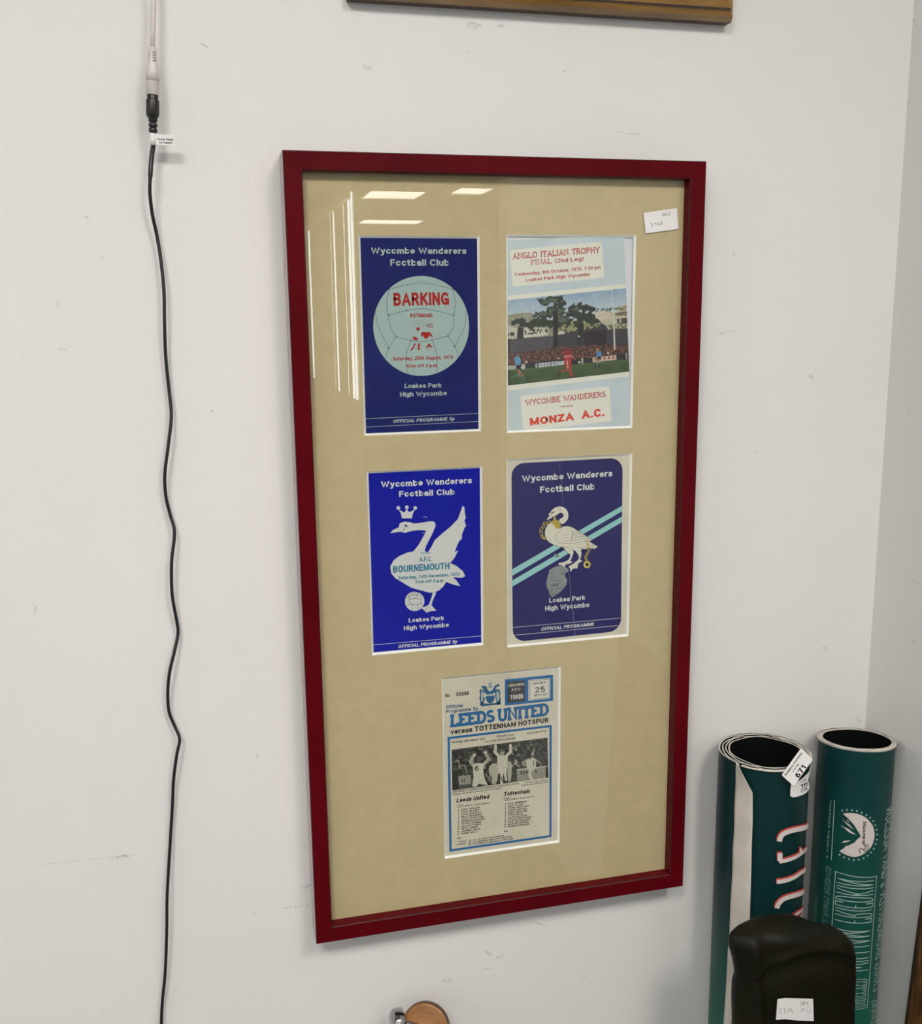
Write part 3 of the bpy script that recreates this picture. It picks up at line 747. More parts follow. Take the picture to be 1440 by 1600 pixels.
t.build('faint_emblem', M['ink_greyred'], p1)
t = Print(PL, 4)
t.disc(*c(516, 750), 2.7)
t.poly(c1([(480, 805), (492, 805), (512, 815), (515, 830), (498, 832), (480, 820)]))
t.poly(c1([(490, 852), (500, 856), (482, 890), (466, 908), (462, 898), (478, 878)])); t.poly(c1([(516, 852), (530, 854), (526, 885), (532, 897), (508, 898), (516, 884)]))
t.poly(c1([(538, 774), (560, 770), (575, 775), (596, 770), (616, 795), (622, 810), (610, 806), (596, 792), (588, 812), (570, 822), (556, 808), (556, 792), (546, 806), (538, 800)]))
t.poly(c1([(594, 850), (604, 866), (624, 876), (608, 882), (596, 872), (580, 884), (572, 880)])); t.stroke(c1([(586 + 13 * math.cos(a), 884 + 13 * math.sin(a)) for a in [i * .6283 for i in range(10)]]), .6, True)
t.stroke(c1([(580, 728), (590, 716), (600, 722), (612, 714), (620, 730), (606, 738), (592, 734)]), .9, True)
t.build('player_drawing', M['ink_red'], p1, 'small red footballer figures')
# ---- programme 3: royal blue swan, BOURNEMOUTH
p3 = paper('football_programme', WINS[2], M['royal'], 'bright blue programme with white crowned swan reading BOURNEMOUTH, middle left in red frame')
c3 = crop(550, 710, 230 / 1115); c = lambda *q: c3([q])[0]
t = Print(PL, 2)
t.text('Wycombe Wanderers', c(218, 250), c(907, 218), c(218, 205), .03)
t.text('Football Club', c(355, 322), c(776, 304), c(355, 278), .03)
t.text('Loakes Park', c(428, 1272), c(696, 1254), c(428, 1240), .025)
t.text('High Wycombe', c(392, 1333), c(733, 1305), c(392, 1300), .025)
t.text('OFFICIAL PROGRAMME 5p', c(348, 1467), c(795, 1429), c(348, 1442), .035, .2)
t.build('lettering', M['ink_white'], p3, 'white lettering')
t = Print(PL, 2)
t.stroke(c3([(152, 1443), (985, 1374)]), .6); t.stroke(c3([(154, 1502), (985, 1425)]), .6)
t.build('rule_line', M['ink_white'], p3)
t = Print(PL, 2)
t.poly(c3([(288, 596), (310, 572), (352, 552), (360, 522), (395, 508), (440, 514), (468, 524), (520, 518), (575, 508), (612, 506), (630, 520), (630, 545), (600, 615), (560, 690), (548, 732), (572, 742), (600, 700), (625, 650),
            (680, 600), (740, 552), (800, 490), (822, 430), (836, 390), (850, 400), (852, 440), (860, 480), (850, 500), (862, 540), (848, 560), (830, 610), (830, 640), (810, 655), (790, 700), (775, 740), (804, 726),
            (770, 790), (742, 822), (790, 845), (838, 885), (856, 922), (830, 934), (762, 930), (790, 955), (818, 996), (780, 990), (735, 975), (712, 965), (690, 1000), (660, 1028), (630, 1042), (590, 1048), (520, 1030),
            (450, 1010), (405, 985), (370, 962), (330, 940), (296, 900), (288, 850), (315, 800), (360, 768), (420, 742), (462, 735), (500, 690), (540, 620), (560, 580), (540, 574), (480, 574), (440, 582), (400, 594), (365, 585), (330, 590)]))
swan = t.build('swan_drawing', M['swanwhite'], p3, 'white crowned swan drawing')
t = Print(PL, 2)
t.poly(c3([(376, 484), (370, 450), (360, 432), (352, 415), (378, 432), (396, 440), (412, 412), (432, 438), (452, 428), (478, 414), (464, 436), (458, 455), (452, 484)]))
for q in ((349, 405), (414, 400), (477, 406)): t.disc(*c(*q), 2.9)
t.build('crown', M['swanwhite'], swan)
t = Print(PL, 2)
t.poly(c3([(612, 1040), (636, 1050), (612, 1100), (600, 1140), (620, 1165), (638, 1184), (600, 1186), (560, 1198), (545, 1180), (522, 1162), (560, 1150), (582, 1135), (600, 1085)]))
t.disc(*c(473, 1113), 15.2, 28)
t.build('football_drawing', M['swanwhite'], swan)
t = Print(PL, 3)
t.stroke(c3([(392, 540), (410, 536), (418, 548)]), 1.6); t.disc(*c(408, 542), 1.5)
t.stroke(c3([(384, 556), (398, 564), (390, 576), (378, 572)]), .7, sm=3)
for q in ([(430, 1070), (475, 1062), (520, 1068)], [(430, 1070), (432, 1110), (440, 1130)], [(520, 1068), (525, 1100), (516, 1130)], [(440, 1130), (478, 1138), (516, 1130)], [(428, 1098), (476, 1092), (526, 1098)],
          [(455, 1134), (450, 1180)], [(498, 1134), (500, 1180)], [(440, 1130), (415, 1150)], [(516, 1130), (538, 1145)], [(430, 1070), (410, 1090)], [(440, 1062), (470, 1044), (500, 1046), (480, 1084)], [(500, 1046), (540, 1030)]):
    t.stroke(c3(q), .6, sm=3)
t.stroke(c3([(575, 1152), (556, 1185)]), .6)
t.build('ink_line', M['ink_navy'], swan)
t = Print(PL, 4)
t.text('versus', c(518, 753), c(592, 749), c(518, 740), .02)
t.text('A.F.C.', c(508, 812), c(602, 808), c(508, 777), .045)
t.text('BOURNEMOUTH', c(310, 897), c(737, 868), c(310, 845), .05)
t.text('Saturday, 14th December, 1974', c(348, 948), c(814, 918), c(348, 922), .03)
t.text('Kick-off 3 p.m.', c(480, 978), c(695, 965), c(480, 953), .03)
t.build('teal_lettering', M['ink_teal'], p3)
t = Print(PL, 3)
t.stroke(c3([(540, 478), (555, 470), (568, 480)]), .6); t.stroke(c3([(528, 596), (545, 594)]), .6); t.poly(c3([(806, 100), (832, 102), (828, 110), (806, 114)])); t.disc(*c(664, 1274), .8, 8)
t.build('paper_scuff', M['swanwhite'], p3)

# ---- programme 4: deep navy rounded panel, swan in chains
p4 = paper('football_programme', WINS[3], M['aged'], 'cream-bordered navy programme with chained swan and pale blue stripes, middle right in red frame')
c4 = crop(770, 690, 240 / 1129); c = lambda *q: c4([q])[0]
t = Print(PL, 1)
def rounded(cs, r, n=7):
    out = []
    P = [np.array(q, float) for q in cs]
    for i in range(4):
        a, b_, d = P[i - 1], P[i], P[(i + 1) % 4]
        u = (a - b_) / np.linalg.norm(a - b_); v = (d - b_) / np.linalg.norm(d - b_)
        for k in range(n + 1):
            th = math.pi / 2 * k / n
            out.append(tuple(b_ + u * r * (1 - math.sin(th)) + v * r * (1 - math.cos(th))))
    return out
panel = rounded([(135, 162), (952, 118), (940, 1392), (145, 1474)], 92)
t.poly(c4(panel)); t.build('navy_panel', M['navy2'], p4, 'navy rounded panel')
t = Print(PL, 2)
t.poly(c4([(138, 940), (950, 470), (950, 510), (138, 988)])); t.poly(c4([(138, 1022), (950, 548), (950, 590), (138, 1068)]))
t.build('stripe', M['ink_aqua'], p4, 'pale blue diagonal stripes')
t = Print(PL, 3)
t.text('Wycombe Wanderers', c(212, 295), c(877, 255), c(212, 250), .03)
t.text('Football Club', c(345, 376), c(746, 352), c(345, 330), .03)
t.text('Loakes Park', c(412, 1184), c(677, 1162), c(412, 1150), .025)
t.text('High Wycombe', c(382, 1244), c(708, 1215), c(382, 1208), .025)
t.text('OFFICIAL PROGRAMME', c(352, 1390), c(738, 1352), c(352, 1366), .035, .2)
t.build('lettering', M['ink_white'], p4, 'white lettering')
t = Print(PL, 3)
t.stroke(c4([(143, 1366), (938, 1296)]), .6); t.stroke(c4([(143, 1424), (932, 1350)]), .6)
t.build('rule_line', M['ink_white'], p4)
cs = crop(830, 780, 0.1)
t = Print(PL, 4)
body = [(205, 520), (215, 460), (250, 400), (300, 360), (340, 400), (395, 455), (440, 455), (500, 425), (560, 418), (640, 440), (720, 490), (820, 550), (945, 630), (900, 660), (950, 690), (1035, 740), (980, 775), (900, 760),
        (850, 780), (790, 775), (770, 800), (780, 850), (770, 900), (755, 940), (795, 965), (730, 1000), (715, 1080), (650, 1080), (605, 1135), (600, 1085), (578, 1050), (660, 1000), (715, 955), (740, 910), (725, 860), (690, 810),
        (640, 780), (655, 830), (640, 880), (620, 930), (600, 960), (640, 980), (590, 1005), (530, 1020), (515, 1065), (490, 1040), (415, 1020), (430, 995), (510, 980), (570, 950), (600, 905), (605, 860), (560, 830), (520, 790), (505, 755),
        (420, 735), (330, 705), (250, 650), (215, 590)]
t.poly(cs([(sum(p[0] for p in body) / len(body) + (x - 560) * 1.03 - 5 + 5, y) for x, y in body]) if False else cs(body))
t.poly(cs([(238, 325), (262, 280), (285, 262), (258, 245), (285, 215), (310, 180), (360, 135), (430, 112), (500, 125), (555, 175), (575, 240), (565, 310), (520, 365), (470, 385), (430, 345), (440, 310), (485, 285), (500, 250), (480, 215), (440, 212), (395, 245), (340, 270), (290, 300)]), 2)
sw4 = t.build('swan_drawing', M['swancream'], p4, 'cream swan with gold crown collar and chain')
t = Print(PL, 5)
for q in ([(205, 520), (215, 460), (250, 400), (300, 360)], [(205, 520), (215, 590), (250, 650), (330, 705), (420, 735), (540, 750), (640, 780), (715, 850), (740, 910), (715, 955)], [(500, 425), (560, 418), (640, 440), (720, 490), (820, 550), (945, 630)],
          [(465, 490), (400, 520), (370, 580), (390, 640), (440, 675), (560, 690), (700, 680), (820, 650), (945, 630)], [(610, 490), (645, 520), (625, 590), (610, 680)], [(640, 515), (700, 495), (740, 500)], [(635, 545), (720, 520), (780, 525)],
          [(630, 575), (740, 550), (830, 560)], [(620, 605), (740, 585), (880, 590)], [(615, 645), (740, 620), (900, 615)], [(735, 740), (800, 790), (870, 780)], [(770, 760), (820, 745), (840, 740)], [(940, 700), (990, 740)], [(920, 720), (975, 770)],
          [(500, 755), (520, 800), (560, 835), (605, 860)], [(285, 215), (330, 195), (380, 200)], [(258, 245), (290, 250), (330, 215)], [(420, 135), (450, 155), (460, 185)], [(228, 590), (260, 600)], [(280, 620), (320, 650)]):
    t.stroke(cs(q), .45, sm=3)
t.poly(cs([(300, 212), (355, 195), (340, 215), (305, 222)]))
for i in range(9): t.stroke(cs([(485 + (i % 3) * 35, 570 + (i // 3) * 38), (505 + (i % 3) * 35, 562 + (i // 3) * 38)]), .35)
t.build('ink_line', M['ink_black'], sw4)
t = Print(PL, 5)
t.poly(cs([(298, 352), (340, 330), (345, 275), (372, 268), (378, 310), (420, 335), (440, 380), (470, 415), (440, 445), (385, 465), (345, 400)]))
def link_(cx, cy, r, an):
    return [(cx + r * 1.5 * math.cos(a) * math.cos(an) - r * .8 * math.sin(a) * math.sin(an), cy + r * 1.5 * math.cos(a) * math.sin(an) + r * .8 * math.sin(a) * math.cos(an)) for a in [i * 2 * math.pi / 10 for i in range(10)]]
for q in ((270, 365, 22, -.6), (215, 375, 22, .2), (185, 420, 22, 2.0), (150, 470, 24, 2.0), (150, 530, 24, 1.3), (175, 590, 22, .8), (195, 610, 16, .8), (870, 680, 22, 1.2), (880, 730, 22, 1.8), (895, 780, 20, 1.5), (880, 830, 18, 1.9), (855, 870, 18, 1.9), (845, 920, 18, 1.4), (858, 965, 18, 1.5)):
    t.stroke(cs(link_(*q)), 1.2, True)
t.build('gold_chain', M['ink_gold'], sw4)
t = Print(PL, 6)
t.stroke(cs([(865 + 42 * math.cos(a), 1020 + 42 * math.sin(a)) for a in [i * .3927 for i in range(16)]]), 2.6, True)
t.stroke(cs([(315, 350), (350, 395), (392, 455)]), .7); t.stroke(cs([(360, 300), (372, 280)]), .9)
t.build('gold_ring', M['ink_yellow'], sw4)
t = Print(PL, 3)
t.poly(cs([(400, 1045), (500, 1045), (575, 1090), (580, 1130), (530, 1150), (520, 1200), (555, 1260), (545, 1330), (500, 1400), (420, 1470), (320, 1535), (280, 1490), (270, 1430), (235, 1370), (230, 1300), (245, 1230), (270, 1150), (275, 1110), (330, 1070)]))
t.poly(cs([(350, 850), (410, 860), (440, 890), (400, 915), (355, 890)]))
tear = t.build('torn_patch', M['ink_tear'], p4, 'grey torn patch')
t = Print(PL, 4)
t.text('AND', cs([(430, 1180)])[0], cs([(515, 1172)])[0], cs([(430, 1160)])[0], .03)
t.text('YES', cs([(295, 1368)])[0], cs([(420, 1357)])[0], cs([(295, 1322)])[0], .04, .15)
t.text('VEL. MEDIU', cs([(290, 1418)])[0], cs([(490, 1400)])[0], cs([(290, 1398)])[0], .03)
t.text('E. RL', cs([(310, 1494)])[0], cs([(400, 1480)])[0], cs([(310, 1476)])[0], .03)
t.stroke(cs([(300, 1278), (480, 1258)]), .5)
t.build('lettering', M['ink_grey'], tear)
t = Print(PL, 4)
t.stroke(c4([(488, 170), (492, 200)]), .5); t.stroke(c4([(500, 240), (505, 330), (512, 470)]), .3, sm=3); t.stroke(c4([(555, 960), (566, 1060), (572, 1150), (590, 1290), (600, 1430)]), .4, sm=3)
t.build('crease_line', M['ink_greyred'], p4)
t = Print(PL, 2)
t.stroke(c4([(965, 560), (1000, 575)]), .5); t.stroke(c4([(105, 660), (128, 655)]), .5)
t.build('border_crease', M['ink_greyred'], p4)

# ---- painter for the two printed photographs
class Paint:
    def __init__(s, quadpx, nu, nv, base):
        s.nu, s.nv = nu, nv
        tl, tr, br, bl = [np.array(q, float) for q in quadpx]
        U, V = np.meshgrid(np.linspace(0, 1, nu), np.linspace(0, 1, nv))
        U = U[..., None]; V = V[..., None]
        s.P = (tl * (1 - U) + tr * U) * (1 - V) + (bl * (1 - U) + br * U) * V
        s.x, s.y = s.P[..., 0], s.P[..., 1]
        s.c = np.ones((nv, nu, 3)) * np.array(base)
        s.ox, s.oy, s.sc = 0, 0, 1
    def frame(s, ox, oy, sc):
        s.X = (s.x - ox) / sc; s.Y = (s.y - oy) / sc
    def noise(s, cell, seed=0):
        r = np.random.default_rng(seed)
        g = r.random((int(s.nv / cell) + 3, int(s.nu / cell) + 3))
        yy = np.arange(s.nv) / cell; xx = np.arange(s.nu) / cell
        y0 = yy.astype(int); x0 = xx.astype(int); fy = (yy - y0)[:, None]; fx = (xx - x0)[None]
        a = g[y0][:, x0]; b_ = g[y0][:, x0 + 1]; c_ = g[y0 + 1][:, x0]; d = g[y0 + 1][:, x0 + 1]
        return (a * (1 - fx) + b_ * fx) * (1 - fy) + (c_ * (1 - fx) + d * fx) * fy
    def put(s, mask, col, a=1.0):
        m = (mask * a)[..., None] if mask.dtype != bool else mask.astype(float)[..., None] * a
        s.c = s.c * (1 - m) + np.array(col) * m
    def pmask(s, pts):
        ins = np.zeros(s.X.shape, bool); n = len(pts)
        for i in range(n):
            x1, y1 = pts[i]; x2, y2 = pts[(i + 1) % n]
            if y1 == y2: continue
            cnd = ((y1 > s.Y) != (y2 > s.Y)) & (s.X < (x2 - x1) * (s.Y - y1) / (y2 - y1) + x1)
            ins ^= cnd
        return ins
    def poly(s, pts, col, a=1.0): s.put(s.pmask(pts), col, a)
    def ell(s, cx, cy, rx, ry, col, a=1.0): s.put(((s.X - cx) / rx) ** 2 + ((s.Y - cy) / ry) ** 2 < 1, col, a)
    def line(s, pts, w, col, a=1.0):
        for (x1, y1), (x2, y2) in zip(pts[:-1], pts[1:]):
            dx, dy = x2 - x1, y2 - y1; L = dx * dx + dy * dy + 1e-9
            t = np.clip(((s.X - x1) * dx + (s.Y - y1) * dy) / L, 0, 1)
            s.put((s.X - x1 - t * dx) ** 2 + (s.Y - y1 - t * dy) ** 2 < w * w / 4, col, a)
    def build(s, name, S, k, parent, label):
        vs = [S.pos(*S.inv(px, py), k) for px, py in s.P.reshape(-1, 2)]
        nu = s.nu; fs = [(j * nu + i, j * nu + i + 1, (j + 1) * nu + i + 1, (j + 1) * nu + i) for j in range(s.nv - 1) for i in range(nu - 1)]
        me = bpy.data.meshes.new(name); me.from_pydata(vs, [], fs)
        at = me.color_attributes.new('Col', 'FLOAT_COLOR', 'POINT')
        lin = np.where(s.c <= 0.04045, s.c / 12.92, ((np.clip(s.c, 0, 1) + 0.055) / 1.055) ** 2.4)
        arr = np.ones((len(vs), 4)); arr[:, :3] = lin.reshape(-1, 3)
        at.data.foreach_set('color', arr.ravel())
        o = link(name, me, M['photo'], parent)
        if label: o['label'] = label
        return o
rgb = lambda r, g_, b_: (r / 255, g_ / 255, b_ / 255)

# ---- programme 2: ice blue, colour photograph, MONZA A.C. (turned a little in its opening)
c2 = crop(770, 350, 240 / 1097); c = lambda *q: c2([q])[0]
cor = [PL.inv(*q) for q in c2([(86, 1504), (990, 1450), (932, 70), (84, 124)])]
cor[0] = (WINS[1][0] - .003, cor[0][1] - .006); cor[1] = (PL.inv(*c(992, 1460))[0], WINS[1][2] - .003 + .0)
cor[3] = (WINS[1][0] - .003, PL.inv(*c(96, 122))[1]); cor[2] = PL.inv(*c(933, 68))
cor[0] = (cor[0][0], WINS[1][2] - .003)
p2 = paper('football_programme', WINS[1], M['icy'], 'pale blue programme with colour match photograph reading MONZA A.C., upper right in red frame', corners=cor)
t = Print(PL, 1)
t.poly(c2([(96, 512), (946, 428), (950, 460), (96, 546)])); t.poly(c2([(96, 1155), (972, 1054), (972, 1088), (96, 1192)]))
t.build('white_band', M['cream'], p2)
t = Print(PL, 1)
t.poly(c2(rounded([(118, 186), (776, 126), (796, 384), (140, 448)], 22))); t.poly(c2(rounded([(192, 1226), (832, 1158), (846, 1408), (216, 1478)], 22)))
t.build('text_panel', M['cream'], p2, 'cream rounded text panels')
t = Print(PL, 2)
t.slab('ANGLO ITALIAN TROPHY', c(142, 250), c(762, 202), c(140, 212), .19, .12)
t.slab('FINAL', c(270, 292), c(418, 279), c(268, 260), .17, .13)
t.text('(2nd Leg)', c(444, 278), c(646, 262), c(444, 248), .0)
t.text('Wednesday, 8th October, 1975. 7.30 pm', c(150, 374), c(768, 320), c(150, 350), .02)
t.text('Loakes Park High Wycombe', c(236, 412), c(690, 370), c(236, 388), .02)
t.slab('WYCOMBE WANDERERS', c(234, 1294), c(805, 1230), c(232, 1260), .19, .12)
t.text('versus', c(476, 1312), c(570, 1303), c(476, 1298), .01)
t.build('red_lettering', M['ink_redsoft'], p2)
t = Print(PL, 2)
t.text('MONZA', c(262, 1440), c(580, 1400), c(260, 1386), .07); t.text('A.C.', c(632, 1392), c(795, 1372), c(630, 1334), .07)
t.build('large_red_lettering', M['ink_orange'], p2)

Q = Paint([(791.3, 469.3), (977.5, 450.2), (982.8, 580.6), (791.8, 602.6)], 250, 180, rgb(140, 165, 190))
Q.frame(780, 440, 220 / 1440)
X, Y = Q.X, Q.Y
n8 = Q.noise(8, 1); n3 = Q.noise(3, 2); n2 = Q.noise(2, 3); n5 = Q.noise(5, 4); n14 = Q.noise(14, 9)
sh = (X - 75) * -0.085                                    # the print's own slope
Q.put(np.clip((Y - sh - 180) / 160, 0, 1), rgb(195, 205, 210), .75)
Q.put((n14 > .55), rgb(170, 190, 208), .35)
Q.poly([(72, 345), (200, 320), (330, 318), (440, 380), (560, 400), (560, 560), (72, 600)], rgb(140, 140, 122))
Q.put(Q.pmask([(72, 345), (200, 320), (330, 318), (440, 380), (560, 560), (72, 600)]) & (n3 > .6), rgb(165, 165, 150), .6)
Q.poly([(930, 340), (1010, 295), (1110, 290), (1150, 320), (1310, 300), (1310, 480), (1130, 500), (1000, 420)], rgb(186, 178, 158))
Q.poly([(930, 340), (1010, 295), (1110, 290), (1160, 385), (1000, 395)], rgb(200, 188, 172))
Q.poly([(1205, 265), (1290, 238), (1298, 300), (1205, 310)], rgb(190, 172, 120)); Q.poly([(1180, 320), (1310, 300), (1310, 345), (1190, 350)], rgb(120, 104, 86))
Q.poly([(1200, 380), (1310, 370), (1310, 425), (1205, 435)], rgb(70, 70, 66)); Q.poly([(1225, 385), (1245, 383), (1245, 425), (1227, 427)], rgb(170, 165, 140))
Q.put(Q.pmask([(1100, 445), (1310, 420), (1310, 490), (1140, 500)]) & (n3 > .45), rgb(110, 112, 80))
Q.put(Q.pmask([(990, 280), (1180, 262), (1300, 250), (1300, 290), (990, 310)]) & (n3 > .5), rgb(70, 84, 84))
Q.poly([(560, 400), (1020, 390), (1100, 500), (560, 540)], rgb(150, 150, 112)); Q.put(Q.pmask([(560, 380), (1020, 380), (1100, 500), (560, 540)]) & (n3 > .55), rgb(62, 72, 52))
Q.poly([(72, 440), (190, 480), (170, 585), (72, 590)], rgb(190, 186, 170)); Q.put(Q.pmask([(80, 520), (150, 520), (150, 560), (80, 560)]) & (n3 > .5), rgb(50, 50, 48))
DK = rgb(38, 42, 44)
Q.poly([(72, 590), (560, 555), (700, 520), (1000, 470), (1040, 425), (1090, 450), (1110, 490), (1310, 480), (1330, 800), (72, 800)], rgb(62, 60, 68))
Q.poly([(250, 470), (500, 480), (500, 545), (245, 575)], rgb(205, 202, 188)); Q.put(Q.pmask([(255, 480), (495, 485), (490, 530), (250, 545)]) & (n3 > .5), rgb(60, 62, 60))
Q.poly([(580, 520), (660, 505), (665, 535), (585, 545)], rgb(205, 202, 188))
# trees
def blob(cx, cy, rx, ry, th, nn, col):
    d = ((X - cx) / rx) ** 2 + ((Y - cy) / ry) ** 2
    Q.put(d + (nn - .5) * 1.6 < th, col)
G1, G2 = rgb(44, 56, 48), rgb(84, 98, 82)
for (cx_, cy_, rx_, ry_) in ((560, 190, 110, 55), (470, 200, 90, 55), (620, 230, 90, 50), (470, 340, 130, 45), (590, 300, 120, 70), (640, 400, 110, 70), (420, 420, 150, 50), (200, 410, 90, 40), (290, 440, 140, 40),
                             (800, 260, 110, 45), (880, 280, 110, 40), (760, 330, 100, 60), (880, 370, 120, 50), (960, 410, 70, 22), (820, 440, 60, 60), (560, 450, 60, 70)):
    blob(cx_, cy_, rx_, ry_, .75, n5, G1)
for (cx_, cy_, rx_, ry_) in ((540, 200, 90, 40), (470, 210, 70, 30), (580, 310, 100, 50), (800, 280, 60, 30), (450, 330, 60, 20), (640, 380, 70, 50)):
    blob(cx_, cy_, rx_, ry_, .45, n3, G2)
Q.poly([(545, 300), (592, 300), (598, 700), (548, 700)], rgb(32, 30, 34)); Q.poly([(185, 470), (245, 470), (245, 600), (180, 600)], rgb(48, 52, 52)); Q.poly([(800, 440), (860, 440), (855, 560), (800, 560)], rgb(40, 40, 44))
Q.poly([(545, 160), (1310, 60), (1310, 80), (548, 175)], rgb(140, 165, 190), .0)
# stand and crowd
Q.poly([(110, 590), (545, 560), (545, 700), (110, 730)], rgb(78, 76, 84)); Q.poly([(75, 590), (110, 588), (110, 760), (75, 770)], rgb(52, 36, 36))
Q.poly([(860, 520), (1090, 490), (1090, 640), (870, 680)], rgb(42, 38, 42)); Q.poly([(790, 560), (850, 540), (850, 700), (790, 700)], rgb(44, 42, 48))
crowd = Q.pmask([(78, 740), (300, 715), (560, 675), (900, 650), (1310, 640), (1325, 790), (900, 830), (600, 850), (78, 880)])
Q.put(crowd, rgb(62, 48, 46)); nx = Q.noise(1.6, 11); ny = Q.noise(2.1, 12)
Q.put(crowd & (nx > .62), rgb(150, 98, 84), .8); Q.put(crowd & (ny > .75), rgb(120, 60, 48), .8); Q.put(crowd & (nx < .22), rgb(28, 26, 30), .9); Q.put(crowd & (ny < .1), rgb(180, 170, 160), .7)
# hoardings
Q.poly([(260, 830), (660, 790), (950, 780), (1310, 745), (1320, 795), (950, 830), (660, 860), (265, 888)], rgb(40, 40, 46))
Q.poly([(78, 862), (170, 855), (170, 900), (78, 905)], rgb(165, 165, 162)); Q.poly([(950, 780), (1190, 750), (1195, 800), (955, 825)], rgb(196, 180, 170))
for i in range(5): Q.poly([(975 + i * 45, 785 - i * 5), (992 + i * 45, 783 - i * 5), (992 + i * 45, 806 - i * 5), (975 + i * 45, 808 - i * 5)], rgb(150, 70, 60))
Q.poly([(366, 838), (382, 836), (384, 884), (368, 886)], rgb(190, 195, 200))
for i, w_ in enumerate((28, 28, 28, 26, 28, 28, 30, 30)):
    x0 = 400 + i * 33
    Q.poly([(x0, 834 - i * 3), (x0 + w_, 831 - i * 3), (x0 + w_, 874 - i * 3.6), (x0, 878 - i * 3.6)], rgb(196, 202, 206))
    if i in (0, 1, 3, 5): Q.poly([(x0 + 10, 846 - i * 3), (x0 + 18, 845 - i * 3), (x0 + 18, 864 - i * 3.6), (x0 + 10, 865 - i * 3.6)], rgb(50, 52, 58))
    if i in (2, 4, 6): Q.poly([(x0 + 14, 846 - i * 3), (x0 + 30, 845 - i * 3), (x0 + 30, 858 - i * 3.6), (x0 + 14, 859 - i * 3.6)], rgb(60, 60, 66))
# pitch
pitch = Q.pmask([(72, 905), (265, 888), (660, 860), (950, 828), (1330, 792), (1340, 940), (72, 1075)])
Q.put(pitch, rgb(62, 82, 48)); Q.put(pitch & (n14 > .5), rgb(72, 92, 54), .7); Q.put(pitch & (Y - sh < 925), rgb(80, 102, 62), .5)
Q.poly([(72, 905), (108, 902), (108, 1060), (72, 1070)], rgb(40, 44, 34), .7)
Q.line([(1150, 85), (1165, 380), (1178, 690)], 9, rgb(200, 205, 200)); Q.line([(1165, 380), (1178, 690)], 17, rgb(196, 200, 192))
Q.ell(812, 560, 9, 9, rgb(220, 215, 205)); Q.line([(845, 785), (848, 835)], 12, rgb(200, 196, 186)); Q.line([(1298, 735), (1300, 790)], 10, rgb(180, 180, 170)); Q.ell(815, 825, 12, 14, rgb(190, 186, 180)); Q.ell(606, 785, 9, 10, rgb(205, 200, 195)); Q.ell(1110, 732, 11, 10, rgb(210, 200, 190))
Q.ell(245, 870, 20, 28, rgb(190, 184, 178)); Q.ell(275, 822, 12, 12, rgb(200, 190, 180))
# players
BL = rgb(96, 150, 190)
Q.poly([(150, 775), (200, 762), (218, 800), (215, 850), (165, 858), (155, 810)], BL); Q.ell(190, 752, 15, 17, rgb(120, 100, 90)); Q.poly([(165, 855), (218, 850), (222, 905), (175, 912)], rgb(28, 28, 40))
Q.line([(192, 905), (205, 965)], 22, rgb(150, 110, 90)); Q.line([(235, 950), (255, 1010)], 14, rgb(70, 110, 120)); Q.line([(200, 905), (240, 960)], 16, rgb(150, 110, 90)); Q.line([(190, 950), (110, 990)], 12, rgb(70, 120, 110))
RD = rgb(150, 42, 44)
Q.ell(700, 700, 20, 22, rgb(130, 40, 44)); Q.poly([(655, 712), (690, 700), (730, 700), (742, 740), (730, 760), (668, 762), (650, 740)], rgb(140, 36, 46)); Q.poly([(662, 772), (735, 762), (736, 870), (700, 905), (668, 860)], rgb(172, 50, 50))
Q.poly([(655, 760), (735, 752), (735, 770), (658, 776)], rgb(205, 160, 150), .7); Q.line([(730, 745), (770, 790)], 16, rgb(160, 90, 80)); Q.line([(715, 880), (740, 975)], 26, rgb(165, 60, 55)); Q.line([(700, 900), (620, 925)], 18, rgb(160, 70, 60)); Q.line([(622, 920), (608, 962)], 14, rgb(60, 30, 34)); Q.line([(725, 975), (765, 975)], 14, rgb(50, 28, 32))
Q.line([(690, 800), (700, 880)], 8, rgb(205, 180, 160))
Q.ell(1000, 700, 12, 14, rgb(180, 150, 110)); Q.poly([(988, 720), (1035, 712), (1046, 750), (1035, 770), (995, 772)], rgb(84, 134, 190)); Q.poly([(996, 768), (1036, 766), (1038, 800), (1000, 802)], rgb(26, 26, 38)); Q.line([(1010, 800), (982, 860)], 14, rgb(140, 120, 100)); Q.line([(1030, 800), (1022, 850)], 14, rgb(170, 140, 120)); Q.line([(985, 840), (975, 885)], 14, rgb(36, 40, 60)); Q.line([(1026, 840), (1016, 885)], 16, rgb(36, 40, 60))
Q.c = np.clip(Q.c * (0.95 + 0.1 * n2[..., None]), 0, 1)
Q.build('match_photograph', PL, 2, p2, 'colour photograph of a football match')

# ---- programme 5: cream and blue, black-and-white photograph
p5 = paper('football_programme', WINS[4], M['aged'], 'cream programme with blue borders and black-and-white photograph reading LEEDS UNITED, bottom of red frame')
c5 = crop(680, 1030, 210 / 1440); c = lambda *q: c5([q])[0]
d5 = crop(680, 1180, 210 / 1440); d = lambda *q: d5([q])[0]
e5 = crop(750, 1050, 120 / 1440); e = lambda *q: e5([q])[0]
t = Print(PL, 1)
t.poly(e5([(462, 140), (1364, 50), (1368, 538), (462, 632)]))
t.build('token_box', M['ink_blue'], p5, 'blue token box')
t = Print(PL, 1); w_ = 4.2
L0, L1, L2, L3 = c(142, 845), c(1234, 716), d(1232, 866), d(162, 1020)
t.stroke([L0, L1, L2, L3], 3.6, True)
t.build('border', M['ink_blue'], p5, 'blue rectangular border')
t = Print(PL, 2); t.poly(e5([(508, 178), (838, 156), (838, 548), (514, 582)])); bk = t.build('black_panel', M['ink_grey'], p5)
